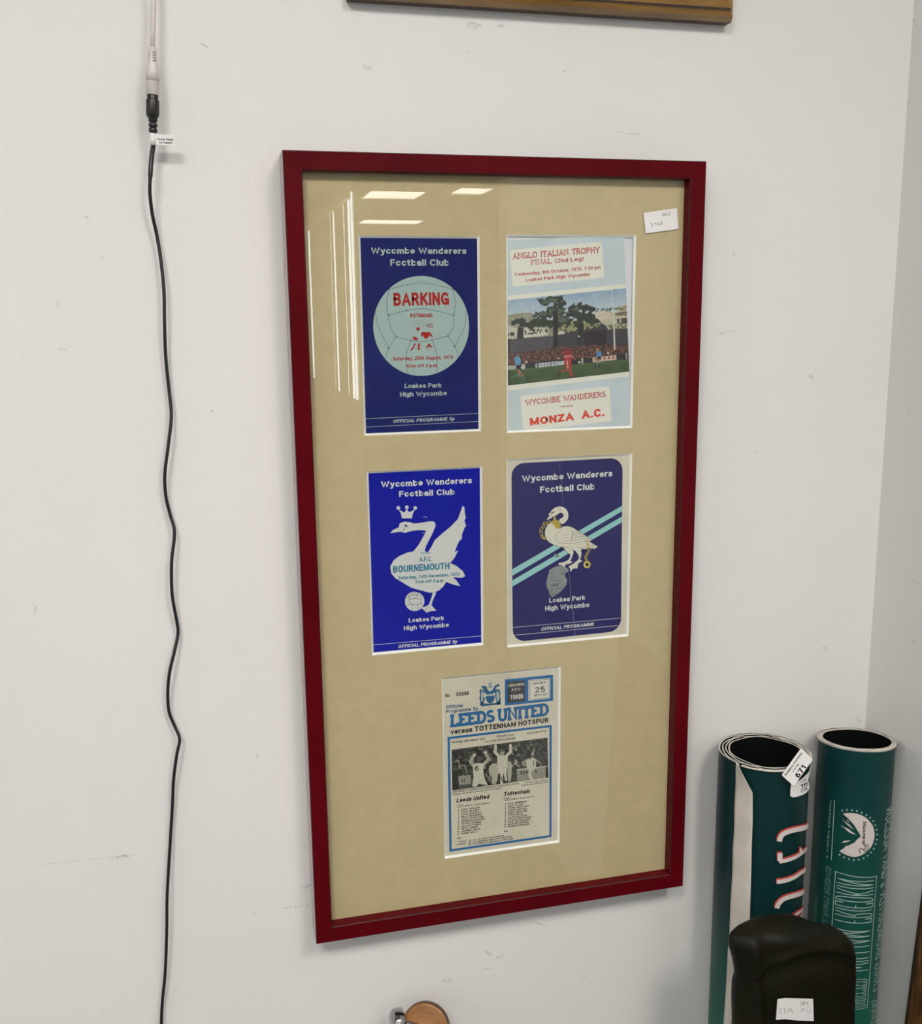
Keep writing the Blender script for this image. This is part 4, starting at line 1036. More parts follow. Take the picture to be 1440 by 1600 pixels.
t = Print(PL, 2); t.poly(e5([(900, 148), (1310, 112), (1308, 492), (902, 538)])); t.build('white_panel', M['aged2'], p5)
t = Print(PL, 3); t.stroke(e5([(930, 168), (1290, 130), (1284, 478), (932, 516)]), .55, True)
t.text('SPURS', e(985, 235), e(1232, 205), e(985, 206), .03)
t.slab('25', e(1020, 385), e(1215, 362), e(1018, 296), .2, 0)
t.text('1971-72', e(998, 466), e(1238, 436), e(998, 420), .03)
t.build('black_lettering', M['ink_black'], p5)
t = Print(PL, 3)
t.text('LEEDS UNITED', e(526, 276), e(822, 246), e(526, 232), .05); t.text('A.F.C.', e(582, 352), e(766, 334), e(582, 310), .04); t.text('TOKEN', e(560, 518), e(804, 492), e(556, 434), .06)
t.build('lettering', M['aged2'], bk, 'pale lettering')
t = Print(PL, 2)
t.slab('LEEDS', c(165, 716), c(632, 660), c(163, 606), .27, .19); t.slab('UNITED', c(672, 658), c(1210, 590), c(668, 548), .27, .19)
t.build('title_shadow', M['ink_grey'], p5)
t = Print(PL, 3)
t.slab('LEEDS', c(162, 714), c(629, 658), c(160, 604), .24, .17); t.slab('UNITED', c(669, 656), c(1207, 588), c(665, 546), .24, .17)
t.build('blue_title', M['ink_blue'], p5, 'large blue LEEDS UNITED title')
t = Print(PL, 2)
t.text('versus TOTTENHAM HOTSPUR', c(162, 806), c(1212, 676), c(160, 752), .05)
t.text('No', c(104, 410), c(152, 404), c(104, 372), .02); t.text('02686', c(222, 396), c(360, 382), c(220, 354), .02)
t.text('Leeds United', d(225, 508), d(574, 464), d(222, 462), .05, .15); t.text('Tottenham', d(730, 440), d(1008, 403), d(728, 396), .05, .15)
t.build('black_heading', M['ink_black'], p5)
t = Print(PL, 2)
t.text('Official', c(116, 530), c(292, 514), c(116, 492), .02); t.text('Programme 5p', c(116, 578), c(456, 546), c(116, 540), .02)
t.build('blue_lettering', M['ink_blue2'], p5)
t = Print(PL, 2)
t.text('Saturday, 18th March, 1972', c(172, 900), c(528, 862), c(172, 878), .025)
t.text('Kick-off 3 p.m.', c(656, 836), c(846, 816), c(656, 816), .03); t.text('F.A. CUP SIXTH ROUND', c(526, 894), c(860, 856), c(526, 873), .02)
t.text('at ELLAND ROAD', c(980, 804), c(1190, 776), c(980, 784), .03)
t.text('LEEDS UNITED v. COVENTRY CITY', d(182, 402), d(505, 362), d(182, 384), .02); t.text('-A moment that brought home to the team,', d(510, 362), d(900, 308), d(510, 344), .01); t.text('arms up after', d(960, 298), d(1206, 270), d(960, 284), .01)
t.text('turning to the stand underneath the Leeds dugout.', d(182, 428), d(706, 358), d(182, 414), .01); t.text('Photo: Jack Hickes, Leeds', d(925, 330), d(1206, 292), d(925, 316), .005)
t.text('Colours:', d(230, 540), d(306, 530), d(230, 527), .01); t.text('WHITE SHIRTS, WHITE SHORTS', d(230, 562), d(578, 518), d(230, 548), .015)
t.text('Colours:', d(730, 468), d(806, 458), d(730, 455), .01); t.text('WHITE SHIRTS, BLUE SHORTS', d(730, 490), d(1058, 448), d(730, 476), .015)
LU = 'GARY SPRAKE,PAUL REANEY,PAUL MADELEY,BILLY BREMNER,JACK CHARLTON,NORMAN HUNTER,PETER LORIMER,ALLAN CLARKE,MICK JONES,JOHNNY GILES,EDDIE GRAY'.split(',')
LW = [475, 472, 492, 494, 515, 528, 494, 488, 455, 482, 450]
TU = 'PAT JENNINGS,RAY EVANS,CYRIL KNOWLES,PHILIP HOLDER,MIKE ENGLAND,PHILIP BEAL,ALAN GILZEAN,STEVE PERRYMAN,MARTIN CHIVERS,MARTIN PETERS,ROGER MORGAN'.split(',')
TW = [978, 942, 1002, 980, 986, 938, 978, 1024, 1012, 996, 1004]
for i in range(11):
    y0 = 592 + i * 25.6; x1 = LW[i]
    t.text(LU[i], d(278, y0), d(x1, y0 - (x1 - 278) * .125), d(278, y0 - 18), .03)
    t.text(str(i + 1), d(240 if i < 9 else 234, y0 + 4), d(254, y0 + 2), d(240, y0 - 14), .02)
    y0 = 527 + i * 24.6; x1 = TW[i]
    t.text(TU[i], d(778, y0), d(x1, y0 - (x1 - 778) * .125), d(778, y0 - 18), .03)
    t.text(str(i + 1), d(742 if i < 9 else 734, y0 + 4), d(756, y0 + 2), d(742, y0 - 14), .02)
t.text('Sub.', d(232, 898), d(278, 892), d(232, 880), .03); t.text('Sub.', d(732, 824), d(778, 818), d(732, 806), .03)
t.text('Referee:', d(252, 934), d(330, 924), d(252, 918), .02); t.text('Mr. J. K. TAYLOR (Wolverhampton)', d(356, 922), d(732, 866), d(356, 906), .02)
t.text('Linesmen:', d(232, 964), d(330, 950), d(232, 948), .02); t.text('Mr. J. R. OSBORNE, Manchester (Red Flag)', d(356, 946), d(816, 876), d(356, 930), .02)
t.text('Mr. J. B. STODDART, Manchester (Yellow Flag)', d(356, 968), d(834, 898), d(356, 952), .02)
t.build('small_lettering', M['ink_grey'], p5)
# coat of arms
k5 = crop(680, 1030, 210 / 1440)
t = Print(PL, 2)
for q in ([(540, 395), (630, 388), (632, 430), (606, 466), (585, 474), (560, 462), (542, 430)], [(488, 300), (505, 282), (545, 290), (560, 330), (585, 348), (610, 330), (635, 282), (680, 262), (690, 285), (650, 300), (640, 350), (600, 380), (555, 385), (520, 345), (510, 308)],
          [(570, 260), (600, 252), (606, 300), (575, 306)], [(470, 330), (500, 318), (520, 350), (510, 380), (530, 420), (515, 470), (490, 500), (478, 500), (480, 450), (470, 420), (480, 380)],
          [(640, 330), (680, 318), (695, 350), (690, 400), (702, 430), (690, 480), (660, 480), (650, 440), (640, 400)], [(490, 470), (560, 476), (650, 468), (700, 460), (696, 486), (600, 492), (500, 506)]):
    t.poly(k5(q))
arms = t.build('coat_of_arms', M['ink_blue2'], p5, 'small dark blue coat of arms')
t = Print(PL, 3)
t.poly(k5([(548, 378), (625, 368), (625, 388), (548, 396)])); t.poly(k5([(578, 266), (594, 262), (598, 292), (580, 296)])); t.poly(k5([(490, 345), (505, 342), (512, 400), (505, 450), (490, 455), (488, 400)])); t.poly(k5([(655, 345), (675, 342), (684, 400), (680, 440), (662, 445), (652, 400)]))
t.poly(k5([(580, 322), (592, 318), (594, 340), (584, 344)]))
t.build('pale_fill', M['ink_pale'], arms)

B = Paint([(705.5, 1171.3), (855.2, 1152.3), (856.6, 1214.8), (706.2, 1235)], 240, 120, rgb(62, 62, 58))
B.frame(690, 1140, 190 / 1440)
X, Y = B.X, B.Y
a2, a3, a5 = B.noise(2.4, 21), B.noise(4, 22), B.noise(9, 23)
B.put(a3 > .55, rgb(88, 88, 82), .8); B.put(a2 > .72, rgb(122, 120, 112), .7); B.put(a3 < .22, rgb(34, 34, 32), .8); B.put(a5 < .3, rgb(42, 42, 40), .5)
for i in range(60):
    xx = 130 + RNG.random() * 1110; yy = 230 + RNG.random() * 260 - (xx - 120) * .06
    B.ell(xx, yy, 14, 18, tuple(np.array(rgb(150, 148, 138)) * (0.6 + .4 * RNG.random()))); B.ell(xx, yy + 42, 24, 26, rgb(50, 50, 48), .8)
B.poly([(195, 550), (340, 535), (350, 690), (200, 710)], rgb(150, 148, 138)); B.poly([(885, 465), (1255, 425), (1255, 570), (890, 615)], rgb(150, 148, 138))
B.poly([(895, 470), (1250, 432), (1250, 440), (895, 480)], rgb(196, 192, 178))
for x0 in (235, 262): B.poly([(x0, 590), (x0 + 14, 588), (x0 + 14, 614), (x0, 616)], rgb(60, 60, 58))
for x0 in (930, 962, 994, 1104): B.poly([(x0, 494 - (x0 - 930) * .09), (x0 + 20, 492 - (x0 - 930) * .09), (x0 + 20, 526 - (x0 - 930) * .09), (x0, 528 - (x0 - 930) * .09)], rgb(66, 66, 62))
B.poly([(1228, 440), (1255, 436), (1255, 565), (1232, 568)], rgb(48, 48, 46)); B.poly([(120, 500), (195, 480), (200, 700), (120, 715)], rgb(56, 56, 52))
for q in ([(150, 380), (200, 370), (205, 430)], [(215, 425), (270, 420), (290, 500)], [(520, 520), (560, 600)], [(590, 500), (560, 560), (600, 640)]): B.line(q, 16, rgb(160, 158, 146), .7)
WH = rgb(202, 198, 184); SKN = rgb(170, 166, 152)
B.line([(385, 300), (335, 375), (375, 430)], 36, SKN); B.line([(515, 270), (555, 345), (490, 415)], 36, SKN); B.ell(386, 298, 16, 16, WH); B.ell(514, 270, 18, 16, WH); B.ell(438, 350, 32, 38, rgb(96, 94, 88))
B.poly([(370, 410), (430, 395), (500, 400), (490, 470), (500, 560), (545, 660), (440, 640), (400, 680), (360, 670), (375, 560), (370, 480)], WH)
B.put((((X - 415) / 24) ** 2 + ((Y - 466) / 20) ** 2 < 1) & (((X - 415) / 12) ** 2 + ((Y - 466) / 9) ** 2 > 1), rgb(60, 60, 58)); B.line([(395, 462), (402, 438), (430, 430)], 10, rgb(60, 60, 58))
B.line([(636, 195), (632, 270), (680, 315)], 34, WH); B.line([(812, 185), (815, 260), (760, 315)], 34, WH); B.ell(636, 192, 16, 16, WH); B.ell(812, 186, 18, 16, WH); B.ell(716, 268, 26, 34, SKN); B.ell(716, 248, 24, 18, rgb(110, 108, 100))
B.poly([(655, 330), (700, 305), (750, 305), (785, 330), (775, 430), (765, 520), (665, 520), (655, 430)], WH)
B.poly([(560, 430), (600, 400), (660, 400), (668, 520), (655, 600), (630, 650), (600, 640), (590, 560), (555, 510)], rgb(178, 174, 160)); B.ell(610, 376, 26, 24, rgb(84, 82, 76))
B.poly([(772, 380), (812, 374), (832, 420), (825, 540), (810, 620), (785, 610), (775, 500)], rgb(178, 174, 160))
B.line([(705, 510), (712, 630)], 34, WH); B.line([(745, 510), (760, 590)], 30, WH); B.line([(700, 560), (735, 640)], 12, rgb(80, 78, 74))
B.ell(1075, 290, 18, 22, SKN); B.poly([(990, 360), (1060, 320), (1110, 345), (1115, 440), (1080, 480), (1010, 470), (1000, 420)], WH); B.line([(1000, 360), (955, 395), (990, 425)], 20, SKN); B.line([(1105, 350), (1165, 390)], 14, SKN); B.line([(1050, 470), (1040, 540), (1065, 590)], 34, WH); B.line([(1085, 370), (1085, 430)], 10, rgb(70, 70, 66)); B.ell(1045, 335, 18, 14, rgb(90, 88, 82))
B.line([(855, 400), (915, 435)], 14, SKN); B.ell(875, 375, 16, 24, SKN)
B.poly([(120, 665), (350, 640), (350, 700), (120, 720)], rgb(48, 48, 46), .6)
B.c = np.clip(B.c * (0.93 + .14 * B.noise(1.5, 30)[..., None]), 0, 1) ** 1.05
B.build('match_photograph', PL, 2, p5, 'black-and-white photograph of celebrating players')

# ---- paper lot ticket on the picture glass
GP = Plane(GY - 0.0006)
tk = crop(940, 230, 200 / 1440)
tick = MB(); cc = [GP.inv(*q) for q in tk([(492, 970), (862, 920), (843, 686), (470, 738)])]
tick.add([(x, GP.y, z) for x, z in cc] + [(x, GP.y + .0003, z) for x, z in cc], [(0, 1, 2, 3), (7, 6, 5, 4)] + [(i, 4 + i, 4 + (i + 1) % 4, (i + 1) % 4) for i in range(4)])
ticket = tag(tick.build('price_ticket', M['paper']), 'small white paper ticket handwritten 2720 stuck on the picture glass, upper right', 'ticket')
t = Print(GP, 1)
for q in ([(545, 862), (562, 856), (566, 868), (556, 884), (580, 882)], [(588, 860), (608, 852), (600, 880)], [(616, 856), (634, 850), (634, 862), (620, 876), (644, 872)], [(662, 848), (648, 860), (654, 872), (672, 866), (676, 850), (662, 846), (682, 838)],
          [(676, 752), (688, 744), (692, 756), (680, 772), (698, 768)], [(722, 742), (706, 746), (706, 756), (718, 758), (716, 768), (702, 772)], [(732, 744), (728, 768)], [(776, 722), (756, 734), (750, 746), (762, 750), (758, 764), (736, 768)]):
    t.stroke(tk(q), .55, sm=2)
t.build('handwriting', M['ink_black'], ticket)

# ------------------------------------------------------------------ gilt-brown frame above
tf = empty('picture_frame', (.06, 0, 1.775), 'ochre stained wooden picture frame hung high above the red frame, lower rail showing', 'picture frame')
TY = 1.45
TX0, TX1, TZ0, TZ1 = -0.163, float(hit(1143.5, 20, -.0165 * TY)[0]) + .0042, float(hit(1130, 34.5, -.010 * TY)[2]), 2.42
prof = [(0, -.001), (0, -.010), (.0035, -.0165), (.0085, -.0195), (.010, -.0225), (.0165, -.0245), (.0185, -.0220), (.0195, -.0175), (.026, -.0165), (.028, -.0195), (.032, -.019), (.034, -.012), (.034, -.001)]
prof = [(a, b * TY) for a, b in prof]
pm = [1, 0, 0, 1, 0, 0, 0, 1, 0, 0, 1, 1, 1]
TO = [(TX0, TZ0), (TX1, TZ0), (TX1, TZ1), (TX0, TZ1)]; TD = [(1, 1), (-1, 1), (-1, -1), (1, -1)]
for k in range(4):
    mb = MB(); A, Bc = TO[k], TO[(k + 1) % 4]; da, db = TD[k], TD[(k + 1) % 4]; n = len(prof)
    vs = [(A[0] + da[0] * o, y, A[1] + da[1] * o) for o, y in prof] + [(Bc[0] + db[0] * o, y, Bc[1] + db[1] * o) for o, y in prof]
    for i in range(n):
        j = (i + 1) % n; mb.add([vs[i], vs[j], vs[n + j], vs[n + i]], [(0, 1, 2, 3)], pm[i])
    mb.add(vs[:n], [tuple(range(n))]); mb.add(vs[n:], [tuple(range(n))])
    mb.build('frame_rail', [M['ochre'], M['ochredark']], tf)
b = MB(); b.box(TX0 + .034, TX1 - .034, -.006, -.003, TZ0 + .034, TZ1 - .034); b.build('picture', M['canvas'], tf)

# ------------------------------------------------------------------ power cables
def cpx(px, py, y): return tuple(hit(px, py, y))
CX, CZ, CY = -0.3665, 1.60, -0.024
wc = empty('power_cable', tuple(hit(238, 75, CY)), 'white power cable hanging down the wall, ending in a white socket at upper left', 'cable')
b = MB()
top = hit(239.5, 0, CY); up_ = [(top[0] + .002, -0.006, CEIL), (top[0] + .002, -.012, 2.3), (top[0] + .001, CY, 1.95)]
pts = up_ + [cpx(240, 0, CY), cpx(239.3, 25, CY), cpx(238.7, 50, CY), cpx(238.1, 76, CY)]
b.tube(pts, 0.0027, 12); b.build('cable', M['cablewhite'], wc, True)
b = MB()
def seg(q): return [cpx(x, y, CY) for x, y, r in q], [r * .00068 for x, y, r in q]
P_, R_ = seg([(238.2, 74, 5), (238.2, 75, 6.6), (238, 98, 6.9), (238, 104, 8.4), (238, 113, 9.6), (238.3, 127.8, 9.8)]); b.tube(P_, R_, 20); b.build('socket', M['cablewhite'], wc, True)
b = MB(); P_, R_ = seg([(238.3, 128, 9.9), (238.3, 129, 9.4), (238.4, 148, 9.2), (238.4, 148.6, 8.6)]); b.tube(P_, R_, 20); b.build('collar', M['cablewhite'], wc, True)
for (x, w_) in ((233.2, 1.2), (240.6, 2.4)):
    for y in (81, 85.6, 90, 94.5):
        b = MB(); p = hit(x, y, CY - .0047 if x > 236 else CY - .0036); b.box(p[0] - w_ * .0006, p[0] + w_ * .0006, p[1] - .0002, p[1] + .001, p[2] - .0004, p[2] + .0004); b.build('grip_slot', M['slot'], wc)
bc = empty('power_cable', tuple(hit(239, 210, CY)), 'thin black power cable with plug, snaking down the wall left of the red frame', 'cable')
path = [(239, 207), (239.5, 225), (237, 245), (235, 270), (234, 300), (238, 335), (245, 368), (251, 405), (256, 455), (257, 510), (259, 560), (264, 610), (267.5, 650), (263, 695), (257.5, 740), (259, 775), (266, 805), (272.5, 832), (268, 880),
        (269, 930), (276, 970), (278, 990), (272, 1020), (265, 1050), (262, 1082), (264, 1112), (273, 1135), (280.5, 1155), (276, 1180), (271, 1220), (269, 1265), (265, 1330), (261, 1400), (260.5, 1450), (258, 1520), (252, 1600)]
ys = [CY + (0.012 * min(1, i / 8)) + .003 * math.sin(i * 1.3) for i in range(len(path))]
pts = [cpx(x, y, yy) for (x, y), yy in zip(path, ys)]
end = pts[-1]; pts += [(end[0] - .01, -.02, .45), (end[0] - .012, -.02, .2), (end[0] + .005, -.03, .02), (end[0] + .06, -.05, .006), (end[0] + .3, -.08, .004)]
b = MB(); b.tube(smooth_pts(pts, 6, False), [0.0024 if i < 20 else 0.00185 for i in range((len(pts) - 1) * 6 + 1)], 10); b.build('cable', M['blackplastic'], bc, True)
b = MB(); P_, R_ = seg([(238.4, 148.5, 8.2), (238.4, 156, 8.2), (238.4, 156.6, 9.6), (238.5, 179, 9.7), (238.7, 183, 8.4), (238.8, 184, 6.8), (238.9, 190.5, 6.4), (239, 190.6, 4.4), (239, 193.4, 4.4)]); b.tube(P_, R_, 20)
bevel(b.build('plug', M['blackplastic'], bc, True), .0003)
for y0, y1, r in ((193, 198.5, 6.4), (200.5, 207, 6.2)):
    b = MB(); P_, R_ = seg([(239, y0, r * .95), (239, y0 + .8, r), (239, y1 - .8, r), (239, y1, r * .95)]); b.tube(P_, R_, 18); b.build('strain_relief_rib', M['blackplastic'], bc, True)
b = MB(); P_, R_ = seg([(239, 198, 4.4), (239, 201, 4.4)]); b.tube(P_, R_, 14); b.build('strain_relief', M['blackplastic'], bc, True)
b = MB(); P_, R_ = seg([(239.2, 208.5, 4.6), (239.2, 226.5, 4.4)]); b.tube(P_, R_, 16); lab = b.build('cable_label', M['paper'], bc, True); lab['label'] = 'white wrap-round cable label'
FL = Plane(CY - .001)
b = MB(); cc = [FL.inv(*q) for q in ((241, 226.5), (272.5, 227.5), (273, 211.5), (241, 209))]
b.add([(x, FL.y, z) for x, z in cc] + [(x, FL.y + .0004, z) for x, z in cc], [(0, 1, 2, 3), (7, 6, 5, 4)] + [(i, 4 + i, 4 + (i + 1) % 4, (i + 1) % 4) for i in range(4)]); b.build('label_flag', M['paper'], lab)
t = Print(FL, 1); t.text('Power Supply', (246.2, 219.2), (271.2, 219.6), (246.2, 215.8), .02); t.text('for Camera', (248.6, 224.2), (269, 224.6), (248.6, 220.9), .02); t.build('lettering', M['ink_black'], lab)

# ------------------------------------------------------------------ rolled posters
def spiral_roll(root, cx, cy, R, turns, gap0, gap1, th0, thick, z0, z1, mats, wob=0.0, start=0.0, sk=(0, 0)):
    """closed-section paper spiral, outer end at angle `start`"""
    N = 64; pts_o, pts_i = [], []; tot = int(turns * N)
    for i in range(tot + 1):
        a = start - i * 2 * math.pi / N
        k = i / N
        gp = gap0 + (gap1 - gap0) * (0.5 + 0.5 * math.cos(a - th0))
        r = R - k * gp
        pts_o.append((cx + r * math.sin(a), cy - r * math.cos(a), a)); ri = r - thick
        pts_i.append((cx + ri * math.sin(a), cy - ri * math.cos(a), a))
    mb = MB(); n = tot + 1
    zt = lambda i: z1 + sk[0] * (-(pts_o[i][1] - cy) / R) + sk[1] * (pts_o[i][0] - cx) / R + wob * math.sin(i * 2 * math.pi / N * 1.0 + 1) + wob * .6 * math.sin(i * .53)
    vs = [(p[0], p[1], z0) for p in pts_o] + [(p[0], p[1], zt(i)) for i, p in enumerate(pts_o)] + [(p[0], p[1], z0) for p in pts_i] + [(p[0], p[1], zt(i)) for i, p in enumerate(pts_i)]
    mb.add(vs, [(i, i + 1, n + i + 1, n + i) for i in range(n - 1)] , 0)
    mb.f += [(2 * n + i, 3 * n + i, 3 * n + i + 1, 2 * n + i + 1) for i in range(n - 1)]; mb.mi += [1] * (n - 1)
    mb.f += [(n + i, n + i + 1, 3 * n + i + 1, 3 * n + i) for i in range(n - 1)]; mb.mi += [2] * (n - 1)
    mb.f += [(0, n, 3 * n, 2 * n), (n - 1, 3 * n - 1, 4 * n - 1, 2 * n - 1)]; mb.mi += [2, 2]
    return mb.build('paper_roll', mats, root, smooth=False)
def solve_cyl(pl, pr, py, cy):
    """centre x and radius of an upright tube at y=cy whose outline runs from px pl to pr at row py"""
    a1 = ray(pl, py); a2 = ray(pr, py)
    t1 = math.atan2(a1[0], a1[1]); t2 = math.atan2(a2[0], a2[1]); tm = (t1 + t2) / 2; h = (t2 - t1) / 2
    dist = (cy - CAM[1]) / math.cos(tm)
    return CAM[0] + (cy - CAM[1]) * math.tan(tm), dist * math.sin(h)
x2, r2 = solve_cyl(1278.5, 1402, 1180, -0.051)
x2 = min(x2, XR - r2 - .0015)
x1_, r1 = solve_cyl(1120.5, 1266.5, 1200, -0.062)
T2 = hit(1341, 1153, -0.051)[2]; 
def zat(px, py, cy):  return hit(px, py, cy)[2]
Z2 = zat(1341, 1154, -0.051); Z1 = zat(1195, 1174, -0.062)
print('tubes', x1_, r1, Z1, x2, r2, Z2)
roll1 = empty('rolled_poster', (x1_, -.062, 0), 'thick dark green rolled poster with lifted cream edge, left of the teal roll', 'poster')
roll2 = empty('rolled_poster', (x2, -.051, 0), 'teal green rolled poster with white mirrored printing, standing in the wall corner', 'poster')
SK2 = (.0052, -.0022)
FLAP_A = Cyl(x1_, -.062, r1).inv(1151, 1250)[0] / r1
spiral_roll(roll1, x1_, -.062, r1, 3.6, .0019, .0040, math.radians(-110), .0018, 0.001, Z1, [M['greenroll'], M['rollinside'], M['rim']], .0010, FLAP_A)
spiral_roll(roll2, x2, -.051, r2, 3.0, .0017, .0016, 0.5, .0019, 0.001, Z2, [M['tealroll'], M['rollinside'], M['rim']], .0004, math.radians(150), SK2)
# white flared paper edge at the rims
def rimring(root, cx, cy, r, z, h, a0=0, a1=360, sk=(0, 0)):
    mb = MB(); n = 60; vs = []
    for i in range(n + 1):
        a = math.radians(a0 + (a1 - a0) * i / n); q = .0004 * math.sin(i * 1.7); dz_ = sk[0] * math.cos(a) + sk[1] * math.sin(a)
        for rr, zz in ((r + .0002, z - h), (r + .0009, z - h * .4), (r + .0007, z + .0004 + q), (r - .0012, z + .0008 + q)):
            vs.append((cx + rr * math.sin(a), cy - rr * math.cos(a), zz + dz_))
    mb.add(vs, [(4 * i + k, 4 * i + 4 + k, 4 * i + 5 + k, 4 * i + 1 + k) for i in range(n) for k in range(3)])
    o = mb.build('rim_edge', M['rim'], root, True, fix=False); return o
rimring(roll2, x2, -.051, r2, Z2, .0028, 0, 360, SK2)
rimring(roll1, x1_, -.062, r1, Z1, .0012, math.degrees(FLAP_A) + 4, math.degrees(FLAP_A) + 300)
S1 = Cyl(x1_, -.062, r1); S2 = Cyl(x2, -.051, r2)
# lifted cream flap on the left roll
mb = MB()
Lp = [(1150.5, 1190), (1149, 1230), (1147, 1290), (1144.5, 1350), (1141, 1430), (1137, 1500), (1131, 1600)]
Rp = [(1158, 1196), (1177, 1236), (1176.5, 1290), (1174.5, 1350), (1173.5, 1390), (1170, 1500), (1165, 1600)]
rows = []
for (lx, ly), (rx, ry) in zip(Lp, Rp):
    a0 = S1.inv(lx, ly); a1 = S1.inv(rx, ry); rows.append((a0, a1))
rows.append(((rows[-1][0][0] - .001, .3), (rows[-1][1][0] - .001, .3))); rows.append(((rows[-1][0][0], .003), (rows[-1][1][0], .003)))
fine = []
for i in range(len(rows) - 1):
    n = 6
    for k in range(n):
        t_ = k / n; A_ = [tuple(np.array(rows[i][j]) * (1 - t_) + np.array(rows[i + 1][j]) * t_) for j in (0, 1)]; fine.append(A_)
fine.append(list(rows[-1])); K = 8; vs = []
for ri_, (a0, a1) in enumerate(fine):
    for k in range(K + 1):
        u = k / K; s_ = a0[0] * (1 - u) + a1[0] * u; z_ = a0[1] * (1 - u) + a1[1] * u
        h = .0007 + .0042 * u ** 1.5 + .0008 * math.sin(ri_ * .55) * u + .0005 * math.sin(ri_ * .9 + k)
        tt = s_ / r1; vs.append((x1_ + (r1 + h) * math.sin(tt), -.062 - (r1 + h) * math.cos(tt), z_))
mb.add(vs, [(i * (K + 1) + k, i * (K + 1) + k + 1, (i + 1) * (K + 1) + k + 1, (i + 1) * (K + 1) + k) for i in range(len(fine) - 1) for k in range(K)])
fl = mb.build('poster_flap', M['flap'], roll1, True, fix=False); fl['label'] = 'cream folded-back poster edge'
so = fl.modifiers.new('thick', 'SOLIDIFY'); so.thickness = .0004; so.offset = -1
# big red-and-white letters, part round the side
g1 = crop(1190, 1250, 0.125)
ls = [[(205, 515), (235, 440), (300, 400), (400, 370), (480, 355), (540, 335), (575, 300)], [(215, 660), (215, 760)], [(205, 768), (300, 750), (400, 715), (500, 650), (560, 590)], [(470, 600), (472, 680)], [(175, 1020), (280, 1005), (400, 960), (480, 905), (545, 850)],
      [(175, 1350), (200, 1290), (260, 1235), (340, 1205), (430, 1180), (500, 1150), (532, 1130)], [(150, 1510), (250, 1490), (350, 1470), (440, 1410), (525, 1335)], [(440, 1480), (480, 1440), (520, 1390)]]
wd = [62, 60, 48, 42, 52, 60, 40, 26]
for nm, mt, dx, dy, k in (('letter_shadow', 'ink_redsoft', -9, -18, 2), ('big_letter', 'ink_logo', 0, 0, 4)):
    t = Print(S1, k)
    for q, w_ in zip(ls, wd): t.stroke(g1([(x + dx + 8, y + dy) for x, y in q]), w_ * .125 * .98, sm=4)
    t.build(nm, M[mt], roll1, 'large cream letters' if k == 4 else 'red edge of the letters')
# mirrored credits on the teal roll
k1 = crop(1280, 1230, 130 / 1440); kk = lambda *q: k1([q])[0]
t = Print(S2, 2)
disc_ = [(405, 455), (480, 445), (560, 445), (640, 455), (720, 480), (800, 525), (860, 585), (910, 650), (938, 720), (950, 800), (945, 880), (925, 960), (890, 1030), (840, 1090), (780, 1140), (710, 1180), (630, 1205), (550, 1200), (470, 1175), (400, 1140), (345, 1105),
         (440, 1040), (540, 985), (600, 960), (640, 910), (712, 850), (690, 800), (650, 740), (610, 670), (570, 620), (500, 545)]
t.poly(k1(disc_)); t.poly(k1([(355, 648), (430, 690), (510, 725), (560, 770), (630, 818), (570, 805), (500, 770), (440, 715)])); t.poly(k1([(385, 530), (440, 590), (520, 650), (595, 730), (530, 690), (460, 630)])); t.poly(k1([(465, 560), (490, 572), (520, 610), (490, 596)]))
t.poly(k1([(380, 962), (430, 925), (545, 915), (500, 940), (440, 955)])); t.poly(k1([(430, 1040), (455, 1012), (485, 1008), (460, 1030)]))
logo = t.build('mountain_emblem', M['ink_logo'], roll2, 'cream round mountain emblem ringed with stars')
t = Print(S2, 2)
for q in ((395, 400), (472, 392), (560, 395), (645, 410), (728, 438), (808, 482), (870, 527), (924, 585), (960, 655), (985, 733), (992, 818), (987, 905), (966, 982), (932, 1062), (886, 1128), (828, 1182), (760, 1225), (675, 1250), (590, 1257), (505, 1242), (422, 1210), (348, 1166)):
    cxs, cys = kk(*q)
    t.poly([(cxs + (1.9 if i % 2 == 0 else .95) * math.sin(i * math.pi / 5), cys - (1.9 if i % 2 == 0 else .95) * math.cos(i * math.pi / 5)) for i in range(10)])
t.build('star', M['ink_mint'], logo)
t = Print(S2, 3)
t.text('aramount', kk(735, 985), kk(750, 590), kk(795, 985), .02)
t.stroke(k1([(715, 1140), (685, 1110), (700, 1060), (760, 1070), (800, 1030), (760, 1000)]), 1.0, sm=4); t.stroke(k1([(720, 1060), (790, 1100), (835, 1060), (830, 1000), (790, 990), (770, 1020)]), 1.0, sm=4)
t.stroke(k1([(765, 1120), (820, 1090), (838, 1040)]), .8, sm=3)
t.build('script_lettering', M['ink_black'], logo)
t = Print(S2, 2)
t.slab('A VIACOM COMPANY', kk(118, 1225), kk(182, 215), kk(146, 1225), .2)
t.stroke(k1([(205, 1262), (262, 225)]), 1.0)
k2 = crop(1260, 1340, 140 / 1440); kq = lambda *q: k2([q])[0]
t.build('white_lettering', M['ink_mint'], roll2)
t = Print(S2, 2)
t.slab('ALL RIGHTS RESERVED', kq(250, 1110), kq(318, 120), kq(325, 1110), .16)
t.stroke(k2([(150, 1085), (180, 620), (130, 600)]), .9); t.text('released', kq(100, 1060), kq(130, 660), kq(145, 1060), .0)
t.build('dim_lettering', M['ink_mintdim'], roll2)
k3 = crop(1280, 1450, 120 / 1280); kr = lambda *q: k3([q])[0]
t = Print(S2, 2)
A1, A2, A3, A4 = kq(462, 220), kq(1120, 298), kr(808, 1310), None
a_ = S2.inv(*A1); b_ = S2.inv(*A2); c_ = S2.inv(*A3); l_ = S2.inv(*kq(408, 1130))
bl_ = (l_[0] + (c_[1] - l_[1]) * (l_[0] - a_[0]) / (l_[1] - a_[1]) * 0, c_[1])
